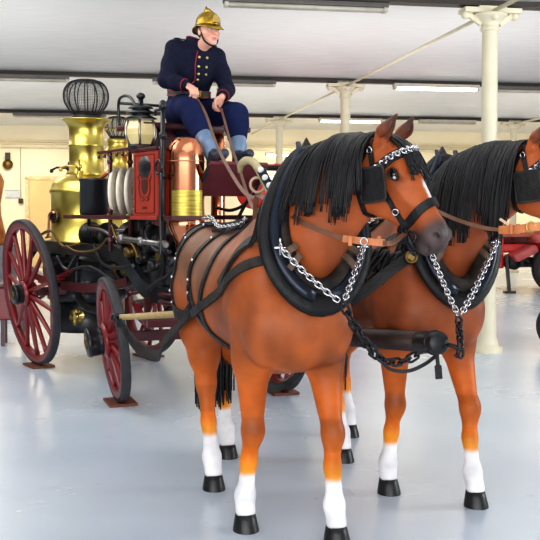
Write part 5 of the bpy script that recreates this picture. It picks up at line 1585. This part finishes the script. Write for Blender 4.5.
# second boiler behind the engine
d2 = 15.0; q = at(117.5, 128, d2)
t = thing('steam_pump_boiler', 'smaller brass boiler with wire cage chimney standing behind the steam engine', 'boiler', (q.x, q.y, 0))
z0 = at(117, 143, d2).z; s_ = .86
b = MB(); b.lathe([(.34, .3), (.36, .32), (.36, .8), (0, .8)]); b.lathe([(0, 0), (.40, 0), (.40, .06), (.30, .1), (.30, .3), (0, .3)]); obj('firebox', b, M_iron2, t)
b = MB(); b.lathe([(.33, .8), (.33, 1.9), (.31, 2.0), (.22, 2.1), (.17, 2.14), (.16, z0 - .22), (.19, z0 - .18), (.19, z0 - .12), (.16, z0 - .08), (.16, z0), (.19, z0 + .05), (.15, z0 + .06)], n=40); obj('boiler_shell', b, M_brassb, t)
cage(t, V((0, 0, z0 + .05)), .84)
b = MB(); b.tube(spline([(-.25, -.1, z0 - .2), (-.32, -.1, z0 + .10), (-.1, -.14, z0 + .22), (.1, -.14, z0 + .20)], 6), .014, 8); obj('steam_pipe', b, M_brass, t)

def wheel_obj(parent, c, R, axis, mhub):
    b = MB(); b.lathe([(R * .68, -.07), (R * .9, -.085), (R, -.05), (R, .05), (R * .9, .085), (R * .68, .07)], c, axis, 40); w = obj('wheel', b, M_rubber, parent)
    b = MB(); b.lathe([(0, -.075), (R * .2, -.075), (R * .25, -.05), (R * .6, -.04), (R * .70, -.07), (R * .70, .07), (R * .6, .04), (R * .25, .05), (R * .2, .075), (0, .075)], c, axis, 32); obj('wheel_disc', b, mhub, w)
    return w
# fire truck seen between the engine and the near horse
q = at(292, 210, 13.2)
t = thing('fire_truck', 'old red fire truck with ladder on top, half hidden behind the driver footboard', 'fire truck', (q.x, q.y, 0), math.radians(-12))
for s in (-1, 1):
    for y in (.45, 3.0): wheel_obj(t, (s * .72, y, .42), .42, (1, 0, 0), M_fire)
    b = MB(); P = spline([(s * .72, -.1, .55), (s * .72, .1, .86), (s * .72, .45, .98), (s * .72, .85, .86), (s * .72, 1.1, .55)], 6); b.strap(P, V((0, 0, 1)), .28, .02); obj('fender', b, M_fire, t)
    b = MB(); b.lathe([(0, .03), (.10, .02), (.13, 0), (.13, -.04), (.08, -.12), (0, -.15)], (s * .42, -.08, 1.27), (0, -1, 0), 24); hl_ = obj('headlamp', b, M_chrome, t)
    b = MB(); b.lathe([(0, .04), (.07, .034), (.105, .012), (.11, 0)], (s * .42, -.095, 1.27), (0, -1, 0), 24); obj('lens', b, M_lens, hl_)
    b = MB(); b.tube([(s * .62, .9, 2.16), (s * .62, 4.2, 2.24)], .035, 8); b.tube([(s * .42, .9, 2.16), (s * .42, 4.2, 2.24)], .035, 8)
    for k in range(10): b.tube([(s * .62, 1.0 + .34 * k, 2.17 + .008 * k), (s * .42, 1.0 + .34 * k, 2.17 + .008 * k)], .018, 6)
    obj('ladder', b, M_fire, t)
b = MB(); b.box((0, 1.9, .62), (1.1, 4.2, .16), bev=.03); obj('chassis', b, M_rubber, t)
b = MB(); b.box((0, .62, 1.08), (.92, 1.15, .62), bev=.12); obj('hood', b, M_fire, t)
b = MB(); b.box((0, .03, 1.05), (.62, .05, .60), bev=.02)
for k in range(7): b.box((-.24 + .08 * k, -.005, 1.05), (.02, .03, .52))
obj('grille', b, M_chrome, t)
b = MB(); b.box((0, 1.65, 1.15), (1.5, .9, .8), bev=.08); b.box((0, 3.2, 1.2), (1.6, 2.1, .9), bev=.06); obj('body', b, M_fire, t)
b = MB(); b.bar((-.7, 1.3, 1.5), (-.7, 1.45, 2.0), .04, .04); b.bar((.7, 1.3, 1.5), (.7, 1.45, 2.0), .04, .04); b.bar((-.7, 1.45, 2.0), (.7, 1.45, 2.0), .04, .05); obj('windscreen_frame', b, M_chrome, t)
b = MB(); b.box((0, -.22, .62), (1.5, .08, .14), bev=.03); obj('bumper', b, M_fire, t)
b = MB(); b.tube([(-.75, .8, 2.12), (.75, .8, 2.12)], .04, 8); b.tube([(-.62, .8, 2.12), (-.62, .95, 1.5)], .025, 8); b.tube([(.62, .8, 2.12), (.62, .95, 1.5)], .025, 8); obj('ladder_rack', b, M_blk, t)
b = MB(); b.lathe([(0, .0), (.20, .0), (.24, .03), (.24, .12), (.20, .14), (0, .14)], (-.75, .9, 1.75), (0, -1, .1), 24); obj('hose_reel', b, M_fire, t)

# red motor pump with seats at the right edge
q = at(497, 210, 17.2)
t = thing('motor_fire_pump', 'red open fire vehicle with faded seats beyond the far horse, at the right edge', 'fire vehicle', (q.x, q.y, 0), math.radians(6))
b = MB(); b.box((1.5, .7, .80), (3.0, 1.2, .16), bev=.04); b.box((1.5, 1.3, .95), (3.0, .12, .50), bev=.03); b.box((.08, .6, .72), (.12, 1.2, .56), bev=.03); obj('body', b, M_fire, t)
for x, z, a in ((.46, .72, 26), (.86, 1.0, 8)):
    b = MB(); b.box((0, 0, 0), (.46, .5, .15), bev=.06); b.xf(Matrix.Translation((x, -.05, z)) @ Matrix.Rotation(math.radians(-a), 4, 'Y')); obj('seat_cushion', b, M_pink, t)
b = MB(); b.bar((.14, -.1, .70), (.20, -.12, .0), .07, .05); b.box((.20, -.12, .02), (.2, .12, .04)); obj('prop_leg', b, M_blk, t)
b = MB(); b.box((.45, .2, .55), (.62, .5, .18), bev=.05); b.tube([(.5, -.05, .55), (.95, -.05, .36)], .03, 8); b.lathe([(0, 0), (.12, 0), (.12, .3), (0, .3)], (.3, -.1, .54), (0, 1, 0), 16); obj('pump_gear', b, M_machine, t)
b = MB(); b.box((1.5, .65, 1.12), (3.0, 1.2, .05), bev=.01); b.box((1.5, .0, 1.06), (3.0, .06, .10), bev=.01); obj('top_rail', b, mat('varnished_rail', rgb(176, 92, 60), .4), t)
for x in (.15, 1.0, 2.0, 2.9): obj('rail_post', MB().box((x, .6, 1.0), (.05, .05, .3)), M_fire, t)
wheel_obj(t, (1.02, -.30, .45), .45, (.5, 1, 0), M_fire)
wheel_obj(t, (2.75, -.2, .45), .45, (.45, 1, 0), M_fire); wheel_obj(t, (2.75, 1.3, .45), .45, (0, 1, 0), M_fire); wheel_obj(t, (1.7, 1.45, .45), .45, (0, 1, 0), M_fire)
# nearer cart whose tyre just shows at the right edge
q = at(563, 352, 10.0)
t = thing('hose_cart', 'low cart of which only a black tyre shows at the right picture edge', 'cart', (q.x, q.y, 0), math.radians(-25))
for s in (0, 1.0): wheel_obj(t, (0, s, .275), .275, (0, 1, 0), M_fire)
b = MB(); b.tube([(0, -.05, .275), (0, 1.05, .275)], .03, 10); obj('axle', b, M_iron2, t)
b = MB(); b.box((.75, .5, .42), (1.3, .8, .08), bev=.02); b.box((.75, .5, .36), (1.1, .1, .10)); obj('bed', b, M_fire, t)
b = MB(); b.tube([(1.3, .3, .44), (1.7, .45, .6), (2.0, .5, .9)], .025, 8); b.tube([(2.0, .3, .9), (2.0, .7, .9)], .025, 8); obj('shaft', b, M_fire, t)
b = MB(); b.lathe([(0, 0), (.12, 0), (.12, .04), (.0, .04)], (1.3, .48, .12), (0, 1, 0), 20); b.bar((1.3, .5, .12), (1.3, .5, .38), .04, .04); obj('caster', b, M_rubber, t)
# copper pot showing at the left edge, and its grey plinth
q = at(-8, 250, 15.0)
t = thing('copper_boiler', 'tall copper and wood vessel cut by the left picture edge', 'vessel', (q.x, q.y, 0))
zt = at(0, 168, 15).z
b = MB(); b.lathe([(.0, .95), (.22, .95), (.24, 1.0), (.15, 1.4), (.14, 1.6), (.20, 1.95), (.16, zt - .12), (.10, zt), (0, zt + .02)], n=28); obj('pot', b, mat('orange_wood_copper', rgb(206, 140, 74), .4, .3, scale=5, col2=rgb(168, 96, 44)), t)
b = MB(); b.box((0, 0, .475), (.62, .62, .95), bev=.02); obj('plinth', b, mat('grey_plinth', rgb(120, 116, 120), .7), t)
# red trolley corner behind the big wheel
q = at(14, 300, 10.6)
t = thing('red_chest', 'dark red chest standing on the floor behind the large rear wheel', 'chest', (q.x, q.y, 0), math.radians(10))
b = MB(); b.box((0, 0, .47), (.30, .4, .36), bev=.02); obj('box', b, M_red, t)
b = MB(); b.box((0, 0, .67), (.33, .43, .04), bev=.01); obj('lid', b, M_maroon, t)
for x in (-.11, .11):
    for y in (-.15, .15): obj('leg', MB().box((x, y, .145), (.04, .04, .29)), M_maroon, t)
# ================================================================== light
w = bpy.data.worlds.new('world'); SC.world = w; w.use_nodes = True
bg = w.node_tree.nodes['Background']; bg.inputs[0].default_value = (.86, .93, 1.0, 1); bg.inputs[1].default_value = 1.0
def area(name, loc, target, size, power, col=(1, 1, 1), sy=None):
    l = bpy.data.lights.new(name, 'AREA'); l.energy = power; l.color = col; l.size = size
    if sy: l.shape = 'RECTANGLE'; l.size_y = sy
    o = bpy.data.objects.new(name, l); COL.objects.link(o); o.location = loc
    d = V(target) - V(loc); o.rotation_euler = d.to_track_quat('-Z', 'Y').to_euler()
    return o
area('front_window_light', (-2.0, -7.0, 2.0), (0, 6, 2.5), 16.0, 860, (1, .985, .96), 3.2)
area('skylight', (0.3, 4.6, 3.55), (.5, 4.8, 0), 2.6, 38, (1, .99, .97), 3.0)
area('skylight', (-3.0, 7.8, 3.55), (-2.0, 8.4, 0), 2.6, 60, (1, .99, .97), 2.0)
area('right_window_light', (8.5, 5.5, 2.4), (1, 6.5, 1.4), 3.0, 240, (.96, .98, 1), 2.2)
for a, p in ((3, 30), (9, 45), (14.2, 90)):
    for c in (-6, 1.5, 8):
        area('hall_light', hall(c, a, 3.5), hall(c, a, 0), 1.6, p, (1, .82, .58) if a > 12 else (1, .93, .82) if a > 8 else (1, .97, .9), .5)
for a, p in ((-3, 42), (3, 50), (9, 40), (14.2, 20)):
    for c in (-7, 0, 7):
        area('ceiling_fill', hall(c, a, 2.3), hall(c, a, 4), 5.5, p, (1, .84, .62) if a > 12 else (1, .985, .96), 3.0)  # added upward fill lamps without fixtures, to brighten the ceiling
SC.view_settings.view_transform = 'Standard'
SC.view_settings.look = 'Medium High Contrast'
SC.view_settings.exposure = 0.0
